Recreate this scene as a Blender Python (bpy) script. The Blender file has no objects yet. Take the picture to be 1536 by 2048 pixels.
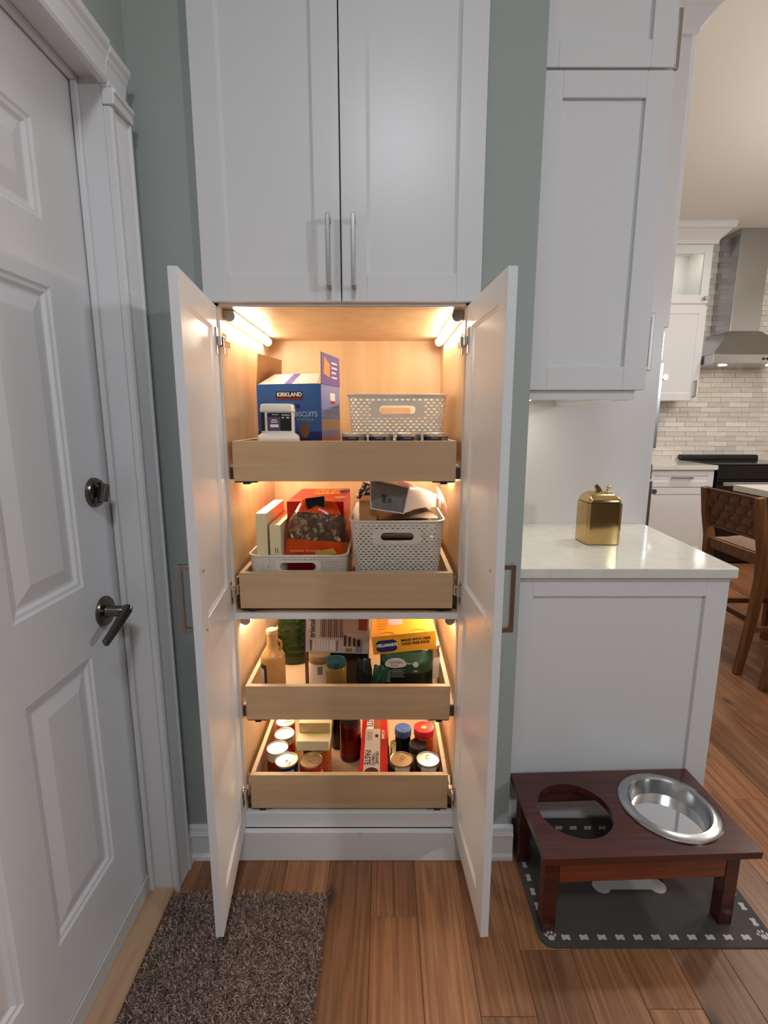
import bpy, bmesh, math, random
import numpy as np
from mathutils import Matrix, Vector

S = bpy.context.scene
COL = S.collection
R = math.radians
random.seed(4)

# ------------------------------------------------------------------ camera
F, H0 = 1000.0, 1.323
PITCH = math.atan(183.0 / F)
SP, CP = math.sin(PITCH), math.cos(PITCH)
cam_d = bpy.data.cameras.new('camera')
cam_d.sensor_fit = 'VERTICAL'
cam_d.sensor_height = 36.0
cam_d.lens = 36.0 * F / 2048.0
cam_d.clip_start = 0.02
cam = bpy.data.objects.new('camera', cam_d)
cam.location = (0, 0, H0)
cam.rotation_euler = (math.pi / 2 - PITCH, 0, 0)
COL.objects.link(cam)
S.camera = cam

def ray(u, v):
    a, b = (u - 768) / F, (1024 - v) / F
    return Vector((a, CP + b * SP, -SP + b * CP))
def onY(u, v, Y):
    d = ray(u, v); t = Y / d.y
    return Vector((d.x * t, Y, H0 + d.z * t))
def onX(u, v, X):
    d = ray(u, v); t = X / d.x
    return Vector((X, d.y * t, H0 + d.z * t))
def onZ(u, v, Z):
    d = ray(u, v); t = (Z - H0) / d.z
    return Vector((d.x * t, d.y * t, Z))

# ------------------------------------------------------------------ world, lights, exposure
w = bpy.data.worlds.new('world'); S.world = w; w.use_nodes = True
w.node_tree.nodes['Background'].inputs[0].default_value = (0.8, 0.85, 0.9, 1)
w.node_tree.nodes['Background'].inputs[1].default_value = 0.12
S.view_settings.view_transform = 'Standard'
S.view_settings.look = 'None'
S.view_settings.exposure = 0.10
S.view_settings.gamma = 1.0
S.view_settings.use_curve_mapping = False

def area(name, loc, rot, size, power, col, size_y=None, spread=180):
    l = bpy.data.lights.new(name, 'AREA'); l.energy = power; l.color = col
    l.shape = 'DISK' if size_y is None else 'RECTANGLE'
    l.size = size
    if size_y: l.size_y = size_y
    l.spread = R(spread)
    o = bpy.data.objects.new(name, l); o.location = loc; o.rotation_euler = rot
    COL.objects.link(o); return o
def aim(o, target):
    o.rotation_euler = (Vector(target) - o.location).to_track_quat('-Z', 'Y').to_euler()

area('entry_ceiling_light', (0.1, -0.75, 2.98), (0, 0, 0), 0.45, 24, (0.87, 0.94, 1.0))
aim(area('family_room_lamp_light', (2.7, -1.1, 1.98), (0, 0, 0), 0.22, 19, (0.86, 0.93, 1.0)), (-0.3, 1.3, 1.5))
for i, (x, y, p) in enumerate(((1.75, 2.1, 8), (1.75, 3.6, 8), (3.5, 3.4, 12), (3.6, 2.2, 10))):
    area('kitchen_downlight', (x, y, 3.0), (0, 0, 0), 0.16, p, (1.0, 0.93, 0.86))
for y in (1.9, 2.75):                                        # unseen point lights added to brighten the kitchen ceiling and far wall
    l = bpy.data.lights.new('added_kitchen_fill', 'POINT'); l.energy = 20; l.color = (1.0, 0.95, 0.90); l.shadow_soft_size = 0.09
    o = bpy.data.objects.new('added_kitchen_fill', l); o.location = (2.85, y, 2.15); COL.objects.link(o)

# ------------------------------------------------------------------ materials
def lin(c):
    c = [x / 255.0 if max(c) > 1.0 else x for x in c]
    return tuple(x / 12.92 if x <= 0.04045 else ((x + 0.055) / 1.055) ** 2.4 for x in c) + (1.0,)
MATS = {}
def mat(name, c, rough=0.5, metal=0.0, bump=0.0, bscale=200.0, var=0.0, vscale=8.0, coat=0.0, trans=0.0, ior=1.45, spec=0.5):
    if name in MATS: return MATS[name]
    m = bpy.data.materials.new(name); m.use_nodes = True
    nt = m.node_tree; b = nt.nodes['Principled BSDF']
    b.inputs['Base Color'].default_value = lin(c)
    b.inputs['Roughness'].default_value = rough
    b.inputs['Metallic'].default_value = metal
    b.inputs['Coat Weight'].default_value = coat
    b.inputs['Transmission Weight'].default_value = trans
    b.inputs['IOR'].default_value = ior
    b.inputs['Specular IOR Level'].default_value = spec
    tc = nt.nodes.new('ShaderNodeTexCoord')
    if bump:
        n = nt.nodes.new('ShaderNodeTexNoise'); n.inputs['Scale'].default_value = bscale; n.inputs['Detail'].default_value = 3
        bp = nt.nodes.new('ShaderNodeBump'); bp.inputs['Strength'].default_value = bump; bp.inputs['Distance'].default_value = 0.002
        nt.links.new(tc.outputs['Object'], n.inputs['Vector']); nt.links.new(n.outputs['Fac'], bp.inputs['Height'])
        nt.links.new(bp.outputs['Normal'], b.inputs['Normal'])
    if var:
        n = nt.nodes.new('ShaderNodeTexNoise'); n.inputs['Scale'].default_value = vscale; n.inputs['Detail'].default_value = 4
        r = nt.nodes.new('ShaderNodeValToRGB'); cl = lin(c)
        r.color_ramp.elements[0].position = 0.3; r.color_ramp.elements[1].position = 0.7
        r.color_ramp.elements[0].color = tuple(x * (1 - var) for x in cl[:3]) + (1,)
        r.color_ramp.elements[1].color = tuple(min(1, x * (1 + var)) for x in cl[:3]) + (1,)
        nt.links.new(tc.outputs['Object'], n.inputs['Vector']); nt.links.new(n.outputs['Fac'], r.inputs['Fac'])
        nt.links.new(r.outputs['Color'], b.inputs['Base Color'])
    MATS[name] = m; return m

def wood(name, c_dark, c_mid, c_light, scale=(40, 2.2, 40), rough=0.4, rings=0.35, randomize=0.0, knots=False, bump=0.15, coat=0.0):
    if name in MATS: return MATS[name]
    m = bpy.data.materials.new(name); m.use_nodes = True
    nt = m.node_tree; N = nt.nodes.new; L = nt.links.new; b = nt.nodes['Principled BSDF']
    tc = N('ShaderNodeTexCoord'); oi = N('ShaderNodeObjectInfo')
    off = N('ShaderNodeVectorMath'); off.operation = 'SCALE'; off.inputs[0].default_value = (3.1, 17.3, 5.7)
    L(oi.outputs['Random'], off.inputs['Scale'])
    add = N('ShaderNodeVectorMath'); add.operation = 'ADD'; L(tc.outputs['Object'], add.inputs[0]); L(off.outputs[0], add.inputs[1])
    mp = N('ShaderNodeMapping'); mp.inputs['Scale'].default_value = scale; L(add.outputs[0], mp.inputs['Vector'])
    n1 = N('ShaderNodeTexNoise'); n1.inputs['Scale'].default_value = 1.6; n1.inputs['Detail'].default_value = 6; n1.inputs['Roughness'].default_value = 0.65
    L(mp.outputs[0], n1.inputs['Vector'])
    mp2 = N('ShaderNodeMapping'); mp2.inputs['Scale'].default_value = tuple(s * 0.3 for s in scale); L(add.outputs[0], mp2.inputs['Vector'])
    n2 = N('ShaderNodeTexNoise'); n2.inputs['Scale'].default_value = 0.8; n2.inputs['Detail'].default_value = 2; n2.inputs['Distortion'].default_value = 0.4
    L(mp2.outputs[0], n2.inputs['Vector'])
    fr = N('ShaderNodeMath'); fr.operation = 'MULTIPLY'; fr.inputs[1].default_value = 9.0; L(n2.outputs['Fac'], fr.inputs[0])
    ff = N('ShaderNodeMath'); ff.operation = 'PINGPONG'; ff.inputs[1].default_value = 0.5; L(fr.outputs[0], ff.inputs[0])
    f2 = N('ShaderNodeMath'); f2.operation = 'MULTIPLY'; f2.inputs[1].default_value = 2 * rings; L(ff.outputs[0], f2.inputs[0])
    n1s = N('ShaderNodeMath'); n1s.operation = 'MULTIPLY_ADD'; n1s.inputs[1].default_value = 1 - rings; L(n1.outputs['Fac'], n1s.inputs[0]); L(f2.outputs[0], n1s.inputs[2])
    rp = N('ShaderNodeValToRGB'); e = rp.color_ramp.elements
    e[0].position = 0.2; e[0].color = lin(c_dark); e[1].position = 0.8; e[1].color = lin(c_light)
    k = e.new(0.5); k.color = lin(c_mid)
    L(n1s.outputs[0], rp.inputs['Fac'])
    col = rp.outputs['Color']
    if randomize:
        hs = N('ShaderNodeHueSaturation')
        mr = N('ShaderNodeMapRange'); mr.inputs['To Min'].default_value = 1 - randomize; mr.inputs['To Max'].default_value = 1 + randomize * 0.8
        L(oi.outputs['Random'], mr.inputs['Value']); L(mr.outputs[0], hs.inputs['Value'])
        L(col, hs.inputs['Color']); col = hs.outputs['Color']
    if knots:
        mk = N('ShaderNodeMapping'); mk.inputs['Scale'].default_value = (5.5, 2.6, 5.5); L(add.outputs[0], mk.inputs['Vector'])
        vo = N('ShaderNodeTexVoronoi'); vo.inputs['Scale'].default_value = 1.0; L(mk.outputs[0], vo.inputs['Vector'])
        r2 = N('ShaderNodeValToRGB'); r2.color_ramp.elements[0].position = 0.03; r2.color_ramp.elements[0].color = (0.12, 0.1, 0.09, 1)
        r2.color_ramp.elements[1].position = 0.13; r2.color_ramp.elements[1].color = (1, 1, 1, 1)
        L(vo.outputs['Distance'], r2.inputs['Fac'])
        mx = N('ShaderNodeMix'); mx.data_type = 'RGBA'; mx.blend_type = 'MULTIPLY'; mx.inputs['Factor'].default_value = 1.0
        L(col, mx.inputs['A']); L(r2.outputs['Color'], mx.inputs['B']); col = mx.outputs['Result']
    L(col, b.inputs['Base Color'])
    b.inputs['Roughness'].default_value = rough; b.inputs['Coat Weight'].default_value = coat
    bp = N('ShaderNodeBump'); bp.inputs['Strength'].default_value = bump; bp.inputs['Distance'].default_value = 0.001
    L(n1.outputs['Fac'], bp.inputs['Height']); L(bp.outputs['Normal'], b.inputs['Normal'])
    MATS[name] = m; return m

def emis(name, c, strength):
    if name in MATS: return MATS[name]
    m = bpy.data.materials.new(name); m.use_nodes = True
    b = m.node_tree.nodes['Principled BSDF']
    b.inputs['Base Color'].default_value = lin(c); b.inputs['Emission Color'].default_value = lin(c); b.inputs['Emission Strength'].default_value = strength
    MATS[name] = m; return m

def glass(name, c, rough=0.02, alpha=0.25):
    # thin clear film or glass wall: tinted transparency under a glossy coat
    if name in MATS: return MATS[name]
    m = bpy.data.materials.new(name); m.use_nodes = True
    nt = m.node_tree; nt.nodes.clear(); N = nt.nodes.new; L = nt.links.new
    out = N('ShaderNodeOutputMaterial'); tr = N('ShaderNodeBsdfTransparent'); gl = N('ShaderNodeBsdfGlossy'); df = N('ShaderNodeBsdfDiffuse')
    tr.inputs['Color'].default_value = lin(c); df.inputs['Color'].default_value = lin(c); gl.inputs['Roughness'].default_value = rough
    gl.inputs['Color'].default_value = (0.9, 0.9, 0.9, 1)
    m1 = N('ShaderNodeMixShader'); m1.inputs[0].default_value = alpha; L(tr.outputs[0], m1.inputs[1]); L(df.outputs[0], m1.inputs[2])
    fz = N('ShaderNodeFresnel'); fz.inputs[0].default_value = 1.4
    m2 = N('ShaderNodeMixShader'); L(fz.outputs[0], m2.inputs[0]); L(m1.outputs[0], m2.inputs[1]); L(gl.outputs[0], m2.inputs[2])
    L(m2.outputs[0], out.inputs['Surface'])
    MATS[name] = m; return m

WHITE = mat('white_cabinet_paint', (226, 225, 226), 0.32, bump=0.03, bscale=400)
TRIMW = mat('white_trim_paint', (228, 228, 230), 0.38, bump=0.03, bscale=300)
DOORW = mat('white_door_paint', (224, 224, 226), 0.42, bump=0.05, bscale=350)
GREEN = mat('sage_wall_paint', (164, 171, 167), 0.75, bump=0.12, bscale=260)
CREAMW = mat('cream_wall_paint', (222, 214, 203), 0.8, bump=0.1, bscale=260)
CEIL = mat('ceiling_paint', (236, 230, 221), 0.85, bump=0.15, bscale=180)
MAPLE = wood('maple_veneer', (204, 168, 126), (218, 184, 144), (230, 200, 162), (9, 9, 1.2), 0.34, rings=0.15, bump=0.03)
BIRCH = wood('birch_drawer_wood', (184, 152, 116), (198, 167, 130), (208, 179, 143), (1.6, 30, 30), 0.5, rings=0.15, bump=0.05)
OAK = wood('oak_floor', (102, 66, 43), (144, 97, 64), (176, 126, 87), (64, 2.4, 64), 0.40, rings=0.20, randomize=0.30, knots=True, bump=0.2)
OAKD = mat('floor_joint', (40, 24, 14), 0.9)
THRESH = wood('threshold_oak', (168, 128, 96), (194, 154, 120), (206, 170, 138), (30, 2, 30), 0.5, rings=0.2)
CHERRY = wood('cherry_stain', (44, 17, 12), (72, 26, 17), (96, 40, 22), (2.4, 44, 44), 0.28, rings=0.2, coat=0.35)
CHERRYL = wood('cherry_stain_lit', (100, 42, 16), (128, 58, 24), (146, 72, 32), (2.4, 44, 44), 0.3, rings=0.2, coat=0.3)  # lighter copy of the cherry stain; the apron's brighter lighting put into its colour
STOOLW = wood('walnut_stool_wood', (92, 56, 28), (122, 78, 42), (140, 94, 54), (30, 30, 2.4), 0.4, rings=0.2)
NICKEL = mat('brushed_nickel', (168, 164, 158), 0.32, 1.0)
STEEL = mat('stainless_steel', (186, 188, 190), 0.22, 1.0, bump=0.02, bscale=30)
BRONZE = mat('dark_nickel', (112, 104, 98), 0.25, 1.0)
CHROME = mat('chrome', (215, 212, 208), 0.12, 1.0)
BRASS = mat('polished_brass', (208, 178, 122), 0.12, 1.0, bump=0.05, bscale=12)
BLACKP = mat('black_plastic', (18, 18, 19), 0.4)
BLACKG = mat('black_glass', (8, 8, 9), 0.08)
SLIDE = mat('slide_steel', (96, 84, 76), 0.4, 0.7)
QUARTZ = mat('quartz', (222, 220, 211), 0.12, var=0.05, vscale=26)
PLW = mat('white_plastic', (222, 214, 204), 0.35)
CARD = mat('kraft_cardboard', (188, 140, 94), 0.8, var=0.06, vscale=30)
CARDB = mat('cardboard_edge', (120, 84, 56), 0.85)
TINLID = mat('tin_lid', (232, 226, 214), 0.36, 0.85)
TINDARK = mat('tin_lid_gold', (206, 184, 146), 0.34, 0.85)
INKW = mat('white_ink', (232, 232, 230), 0.6)
INKB = mat('black_ink', (24, 22, 22), 0.6)

# ------------------------------------------------------------------ mesh helpers
class MB:
    def __init__(s): s.v = []; s.f = []; s.sm = []
    def add(s, vs, fs, smooth=False, M=None):
        o = len(s.v)
        for p in vs:
            p = Vector(p); s.v.append(M @ p if M is not None else p)
        for f in fs: s.f.append([i + o for i in f]); s.sm.append(smooth)
        return s
    def box(s, x0, x1, y0, y1, z0, z1, M=None):
        vs = [(x, y, z) for z in (z0, z1) for y in (y0, y1) for x in (x0, x1)]
        return s.add(vs, [(0, 2, 3, 1), (4, 5, 7, 6), (0, 1, 5, 4), (2, 6, 7, 3), (0, 4, 6, 2), (1, 3, 7, 5)], False, M)
    def cbox(s, x0, x1, y0, y1, z0, z1, c, M=None):      # box with chamfered top rim
        vs = [(x0, y0, z0), (x1, y0, z0), (x1, y1, z0), (x0, y1, z0), (x0, y0, z1 - c), (x1, y0, z1 - c), (x1, y1, z1 - c), (x0, y1, z1 - c),
              (x0 + c, y0 + c, z1), (x1 - c, y0 + c, z1), (x1 - c, y1 - c, z1), (x0 + c, y1 - c, z1)]
        fs = [(3, 2, 1, 0), (8, 9, 10, 11)]
        for k in range(4):
            a, b = k, (k + 1) % 4
            fs += [(a, b, b + 4, a + 4), (a + 4, b + 4, b + 8, a + 8)]
        return s.add(vs, fs, False, M)
    def lathe(s, prof, n=32, M=None, cap0=True, cap1=True, squash=None, smooth=True):
        vs, fs = [], []
        for r, z in prof:
            for k in range(n):
                a = 2 * math.pi * k / n
                c, sn = math.cos(a), math.sin(a)
                if squash:                                 # superellipse exponent -> rounded square
                    q = (abs(c) ** squash + abs(sn) ** squash) ** (-1 / squash); c *= q; sn *= q
                vs.append((r * c, r * sn, z))
        m = len(prof)
        for j in range(m - 1):
            for k in range(n):
                a, b = j * n + k, j * n + (k + 1) % n
                fs.append((a, b, b + n, a + n))
        if cap0: fs.append(tuple(range(n - 1, -1, -1)))
        if cap1: fs.append(tuple(range((m - 1) * n, m * n)))
        return s.add(vs, fs, smooth, M)
    def prism(s, poly, z0, z1, M=None, smooth=False):      # poly in xy, extruded along z
        n = len(poly)
        vs = [(x, y, z0) for x, y in poly] + [(x, y, z1) for x, y in poly]
        fs = [tuple(range(n - 1, -1, -1)), tuple(range(n, 2 * n))] + [(k, (k + 1) % n, (k + 1) % n + n, k + n) for k in range(n)]
        return s.add(vs, fs, smooth, M)
    def loops(s, rings, M=None, cap=True, cap0=False, smooth=False):  # list of equal-length point loops
        n = len(rings[0]); vs = [p for r in rings for p in r]; fs = []
        for j in range(len(rings) - 1):
            for k in range(n):
                fs.append((j * n + k, j * n + (k + 1) % n, (j + 1) * n + (k + 1) % n, (j + 1) * n + k))
        if cap: fs.append(tuple(range((len(rings) - 1) * n, len(rings) * n)))
        if cap0: fs.append(tuple(range(n - 1, -1, -1)))
        return s.add(vs, fs, smooth, M)
    def tube(s, pts, r, n=10, cap=True):
        pts = [Vector(p) for p in pts]; rings = []; up = None
        rs = r if isinstance(r, (list, tuple)) else [r] * len(pts)
        for i, p in enumerate(pts):
            d = (pts[min(i + 1, len(pts) - 1)] - pts[max(i - 1, 0)]).normalized()
            a = d.orthogonal().normalized() if up is None else (up - d * up.dot(d)).normalized()
            up = a; b = d.cross(a)
            rings.append([p + (a * math.cos(2 * math.pi * k / n) + b * math.sin(2 * math.pi * k / n)) * rs[i] for k in range(n)])
        return s.loops(rings, cap=cap, cap0=cap, smooth=True)
    def bar(s, pts, wx, wy, xdir):                          # rectangular section swept along pts; xdir = direction of wx
        pts = [Vector(p) for p in pts]; rings = []
        X = Vector(xdir).normalized()
        for i, p in enumerate(pts):
            d = (pts[min(i + 1, len(pts) - 1)] - pts[max(i - 1, 0)]).normalized()
            a = (X - d * X.dot(d)).normalized(); b = d.cross(a)
            W = wx[i] if isinstance(wx, (list, tuple)) else wx
            T = wy[i] if isinstance(wy, (list, tuple)) else wy
            rings.append([p + a * (W / 2 * sx) + b * (T / 2 * sy) for sx, sy in ((-1, -1), (1, -1), (1, 1), (-1, 1))])
        return s.loops(rings, cap=True, cap0=True)

def wm(o):
    m = o.matrix_basis.copy() if o.type != 'X' else None
    return wm(o.parent) @ o.matrix_parent_inverse @ m if o.parent else m

def props(o, label=None, cat=None, group=None, kind=None):
    for k, v in (('label', label), ('category', cat), ('group', group), ('kind', kind)):
        if v: o[k] = v
    return o
def setpos(o, loc, rz=0):
    o.location = loc; o.rotation_euler = (0, 0, rz)
    return o
def thing(name, label, cat, loc=(0, 0, 0), group=None, kind=None):
    o = bpy.data.objects.new(name, None); o.empty_display_size = 0.05
    o.location = loc; COL.objects.link(o)
    return props(o, label, cat, group, kind)
def attach(o, parent):
    if parent is not None:
        o.parent = parent; o.matrix_parent_inverse = wm(parent).inverted()
def obj(name, mb, m, parent=None, bevel=0.0, label=None, cat=None, group=None, kind=None, seg=2, M=None, fix=False):
    vs = [M @ p for p in mb.v] if M is not None else mb.v
    a = np.array([tuple(p) for p in vs], dtype=float)
    lo, hi = a.min(0), a.max(0)
    c = Vector(((lo[0] + hi[0]) / 2, (lo[1] + hi[1]) / 2, lo[2]))
    me = bpy.data.meshes.new(name)
    me.from_pydata([tuple(Vector(p) - c) for p in vs], [], mb.f)
    me.polygons.foreach_set('use_smooth', mb.sm)
    me.materials.append(m)
    if fix:
        bm = bmesh.new(); bm.from_mesh(me); bmesh.ops.recalc_face_normals(bm, faces=bm.faces); bm.to_mesh(me); bm.free()
    if any(mb.sm): me.set_sharp_from_angle(angle=R(40))
    me.update()
    o = bpy.data.objects.new(name, me); COL.objects.link(o)
    o.location = c
    attach(o, parent)
    if bevel:
        b = o.modifiers.new('bevel', 'BEVEL'); b.width = bevel; b.segments = seg; b.limit_method = 'ANGLE'; b.angle_limit = R(35)
    return props(o, label, cat, group, kind)
def box(name, x0, x1, y0, y1, z0, z1, m, parent=None, bevel=0.0, M=None, **k):
    return obj(name, MB().box(x0, x1, y0, y1, z0, z1), m, parent, bevel, M=M, **k)
def T(x, y, z): return Matrix.Translation((x, y, z))
def RX(a): return Matrix.Rotation(R(a), 4, 'X')
def RY(a): return Matrix.Rotation(R(a), 4, 'Y')
def RZ(a): return Matrix.Rotation(R(a), 4, 'Z')
FRONT = RX(90)                                              # local xy -> faces -Y

def text(body, size, m, parent, M, name='lettering', bold=0.0, sx=1.0, align='LEFT', shear=0.0):
    cu = bpy.data.curves.new('t', 'FONT'); cu.body = body; cu.size = size; cu.align_x = align; cu.offset = bold; cu.shear = shear
    cu.extrude = 0.0001; cu.resolution_u = 3
    to = bpy.data.objects.new('t', cu); COL.objects.link(to)
    dg = bpy.context.evaluated_depsgraph_get()
    me = bpy.data.meshes.new_from_object(to.evaluated_get(dg))
    bpy.data.objects.remove(to)
    mb = MB(); mb.add([(v.co.x * sx, v.co.y, v.co.z) for v in me.vertices], [tuple(p.vertices) for p in me.polygons])
    bpy.data.meshes.remove(me)
    return obj(name, mb, m, parent, M=M)

def shaker(mb, w, h, th, st, rec, M, rails=(), top=None, bot=None):
    # frame and recessed panel; local x 0..w, z 0..h, front y=0, back y=th
    top = top or st; bot = bot or st
    mb.box(0, st, 0, th, 0, h, M); mb.box(w - st, w, 0, th, 0, h, M)
    zs = [bot] + [z for r in rails for z in r] + [h - top]
    mb.box(st, w - st, 0, th, 0, bot, M); mb.box(st, w - st, 0, th, h - top, h, M)
    for a, b in rails: mb.box(st, w - st, 0, th, a, b, M)
    for i in range(0, len(zs), 2):
        z0, z1 = zs[i], zs[i + 1]
        mb.box(st, w - st, rec, th - rec, z0, z1, M)
        for y0, y1 in ((rec, rec - 0.004), (th - rec, th - rec + 0.004)):   # small sloped bead around the panel
            o = [(st, z0), (w - st, z0), (w - st, z1), (st, z1)]
            q = 0.008
            i_ = [(st + q, z0 + q), (w - st - q, z0 + q), (w - st - q, z1 - q), (st + q, z1 - q)]
            mb.loops([[(x, y1, z) for x, z in o], [(x, y0, z) for x, z in i_]], M, cap=False)
    return mb

def pull(name, parent, p0, p1, out, m=NICKEL, wd=0.010, post=0.012, **k):
    # square bar pull from p0 to p1 on a face whose outward vector is 'out' (length = stand-off)
    p0, p1, out = Vector(p0), Vector(p1), Vector(out)
    d = (p1 - p0).normalized(); n = out.normalized(); mb = MB()
    mb.bar([p0 + out - d * 0.006, p1 + out + d * 0.006], wd, wd, n.cross(d))
    for p in (p0, p1): mb.bar([p, p + out * 0.98], post, wd * 0.95, d)
    return obj(name, mb, m, parent, 0.0015, **k)

# ------------------------------------------------------------------ the room
CZ = 3.02
YW = 1.33                                                    # plane of the green pantry wall
XL = -0.60                                                   # plane of the left wall
floor = box('floor', -0.72, 4.9, -2.7, 5.2, -0.05, -0.006, OAKD, kind='structure')
PW = 0.1277
xs0 = 0.091 - 6 * PW
joints = {5: [1.137], 7: [0.905], 10: [0.92], 3: [1.6], 4: [0.75], 6: [1.55], 8: [1.05], 9: [1.45]}
for k in range(0, 43):
    xa = max(xs0 + k * PW, -0.60)
    xb = xs0 + (k + 1) * PW
    if xb > 4.85: xb = 4.85
    if xa >= xb: continue
    ys = list(joints.get(k, [0.1 + (k * 0.617) % 1.5]))
    y = ys[0]
    while y > -2.6: y -= random.uniform(1.2, 1.9); ys.insert(0, y)
    y = ys[-1]
    while y < 5.15: y += random.uniform(1.2, 1.9); ys.append(y)
    for a, b in zip(ys[:-1], ys[1:]):
        a, b = max(a, -2.65), min(b, 5.15)
        if b - a < 0.05: continue
        obj('plank', MB().cbox(xa + 0.0004, xb - 0.0004, a + 0.0005, b - 0.0005, -0.006, 0.0, 0.0009), OAK, floor)

box('ceiling', -0.72, 4.9, -2.7, 5.2, CZ, CZ + 0.06, CEIL, kind='structure')
# left wall with door opening
DY0, DY1, DTOP = 0.385, 1.203, 2.035
mb = MB(); mb.box(XL - 0.12, XL, DY1 + 0.012, 1.45, 0, CZ); mb.box(XL - 0.12, XL, DY0 - 0.012, DY1 + 0.012, DTOP + 0.012, CZ); mb.box(XL - 0.12, XL, -2.7, DY0 - 0.012, 0, CZ)
obj('wall_left', mb, GREEN, kind='structure')
# pantry wall (opening for the built-in cabinet) and the wall behind the counter run
CX0, CX1 = -0.4465, 0.2395                                   # built-in cabinet door edges
mb = MB(); mb.box(XL, CX0 - 0.004, YW, 1.95, 0, CZ); mb.box(CX1 + 0.004, 0.378, YW, 5.15, 0, CZ); mb.box(CX0 - 0.004, CX1 + 0.004, YW, 1.95, 2.63, CZ)
obj('wall_back', mb, GREEN, kind='structure')
WK = box('wall_kitchen', 0.378, 4.9, 5.15, 5.25, 0, CZ, CREAMW, kind='structure')
box('wall_right', 4.85, 4.95, -2.7, 5.15, 0, CZ, CREAMW, kind='structure')
box('wall_rear', -0.72, 4.9, -2.76, -2.7, 0, CZ, mat('darkened_wall_paint', (128, 122, 116), 0.8, bump=0.1, bscale=260), kind='structure')  # dimness of the unseen room put into its colour, for darker metal reflections

# baseboards with stepped profile
BBP = [(0, 0), (0.019, 0), (0.019, 0.012), (0.0145, 0.022), (0.0135, 0.078), (0.0165, 0.083), (0.011, 0.095), (0.0095, 0.104), (0.005, 0.112), (0, 0.112)]
def baseboard(name, p0, p1, n, ends=True):
    p0, p1, n = Vector(p0), Vector(p1), Vector(n)
    rings = [[p + n * a + Vector((0, 0, b)) for a, b in BBP] for p in (p0, p1)]
    return obj(name, MB().loops(rings, cap=True, cap0=True), TRIMW, kind='structure', fix=True)
baseboard('baseboard_back_left', (XL + 0.0, YW - 0.0005, 0), (CX0 - 0.005, YW - 0.0005, 0), (0, -1, 0))
baseboard('baseboard_back_right', (CX1 + 0.005, YW - 0.0005, 0), (0.392, YW - 0.0005, 0), (0, -1, 0))
baseboard('baseboard_left', (XL + 0.0005, 1.287, 0), (XL + 0.0005, 1.312, 0), (1, 0, 0))

# casing around the door: fluted legs, heavier head, corner cap
XD = -0.664                                                  # door face
mb = MB()
flute = [(XL, 1.207), (XL + 0.013, 1.207), (XL + 0.017, 1.212), (XL + 0.017, 1.219), (XL + 0.011, 1.223)]
for k in range(6):
    y = 1.226 + k * 0.0085
    flute += [(XL + 0.014 + 0.001 * k / 2, y), (XL + 0.0155 + 0.001 * k / 2, y + 0.003), (XL + 0.0125 + 0.001 * k / 2, y + 0.0065)]
flute += [(XL + 0.022, 1.279), (XL + 0.022, 1.285), (XL, 1.285)]
trim = obj('trim_1', MB().prism(flute, 0.001, 1.985), TRIMW, kind='structure', fix=True)
def headprof(z0):
    return [(XL, z0), (XL + 0.014, z0), (XL + 0.018, z0 + 0.006), (XL + 0.018, z0 + 0.014), (XL + 0.012, z0 + 0.020), (XL + 0.014, z0 + 0.03), (XL + 0.016, z0 + 0.045),
            (XL + 0.020, z0 + 0.052), (XL + 0.020, z0 + 0.058), (XL + 0.027, z0 + 0.066), (XL + 0.029, z0 + 0.078), (XL, z0 + 0.078)]
MH = Matrix(((1, 0, 0, 0), (0, 0, 1, 0), (0, 1, 0, 0), (0, 0, 0, 1)))
obj('head_casing', MB().prism(headprof(2.024), DY0 - 0.09, 1.2015, M=MH), TRIMW, trim, fix=True)
mb = MB(); mb.prism([(x, z) for x, z in headprof(2.018)], 1.2025, 1.289, M=MH)
mb.box(XL, XL + 0.026, 1.2025, 1.289, 1.986, 2.0175); mb.box(XL, XL + 0.030, 1.2035, 1.288, 2.006, 2.0165)
obj('corner_block', mb, TRIMW, trim, 0.002, fix=True)
obj('side_casing', MB().prism([(x, DY0 + DY1 - y) for x, y in flute], 0.001, 1.985), TRIMW, trim, fix=True)
# jamb and stop
mb = MB(); mb.box(XL - 0.12, XL - 0.0005, DY1 + 0.002, DY1 + 0.0115, 0, DTOP + 0.011); mb.box(XL - 0.12, XL - 0.0005, DY0 - 0.0115, DY0 - 0.002, 0, DTOP + 0.011)
mb.box(XL - 0.12, XL - 0.0005, DY0 - 0.002, DY1 + 0.002, DTOP + 0.003, DTOP + 0.011)
jamb = obj('trim_2', mb, TRIMW, kind='structure')
mb = MB(); mb.box(XD + 0.003, XD + 0.016, DY1 - 0.009, DY1 + 0.0015, 0, DTOP + 0.0025); mb.box(XD + 0.003, XD + 0.016, DY0, DY1 - 0.0095, DTOP - 0.009, DTOP + 0.0025)
obj('door_stop', mb, TRIMW, jamb, 0.002)

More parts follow.
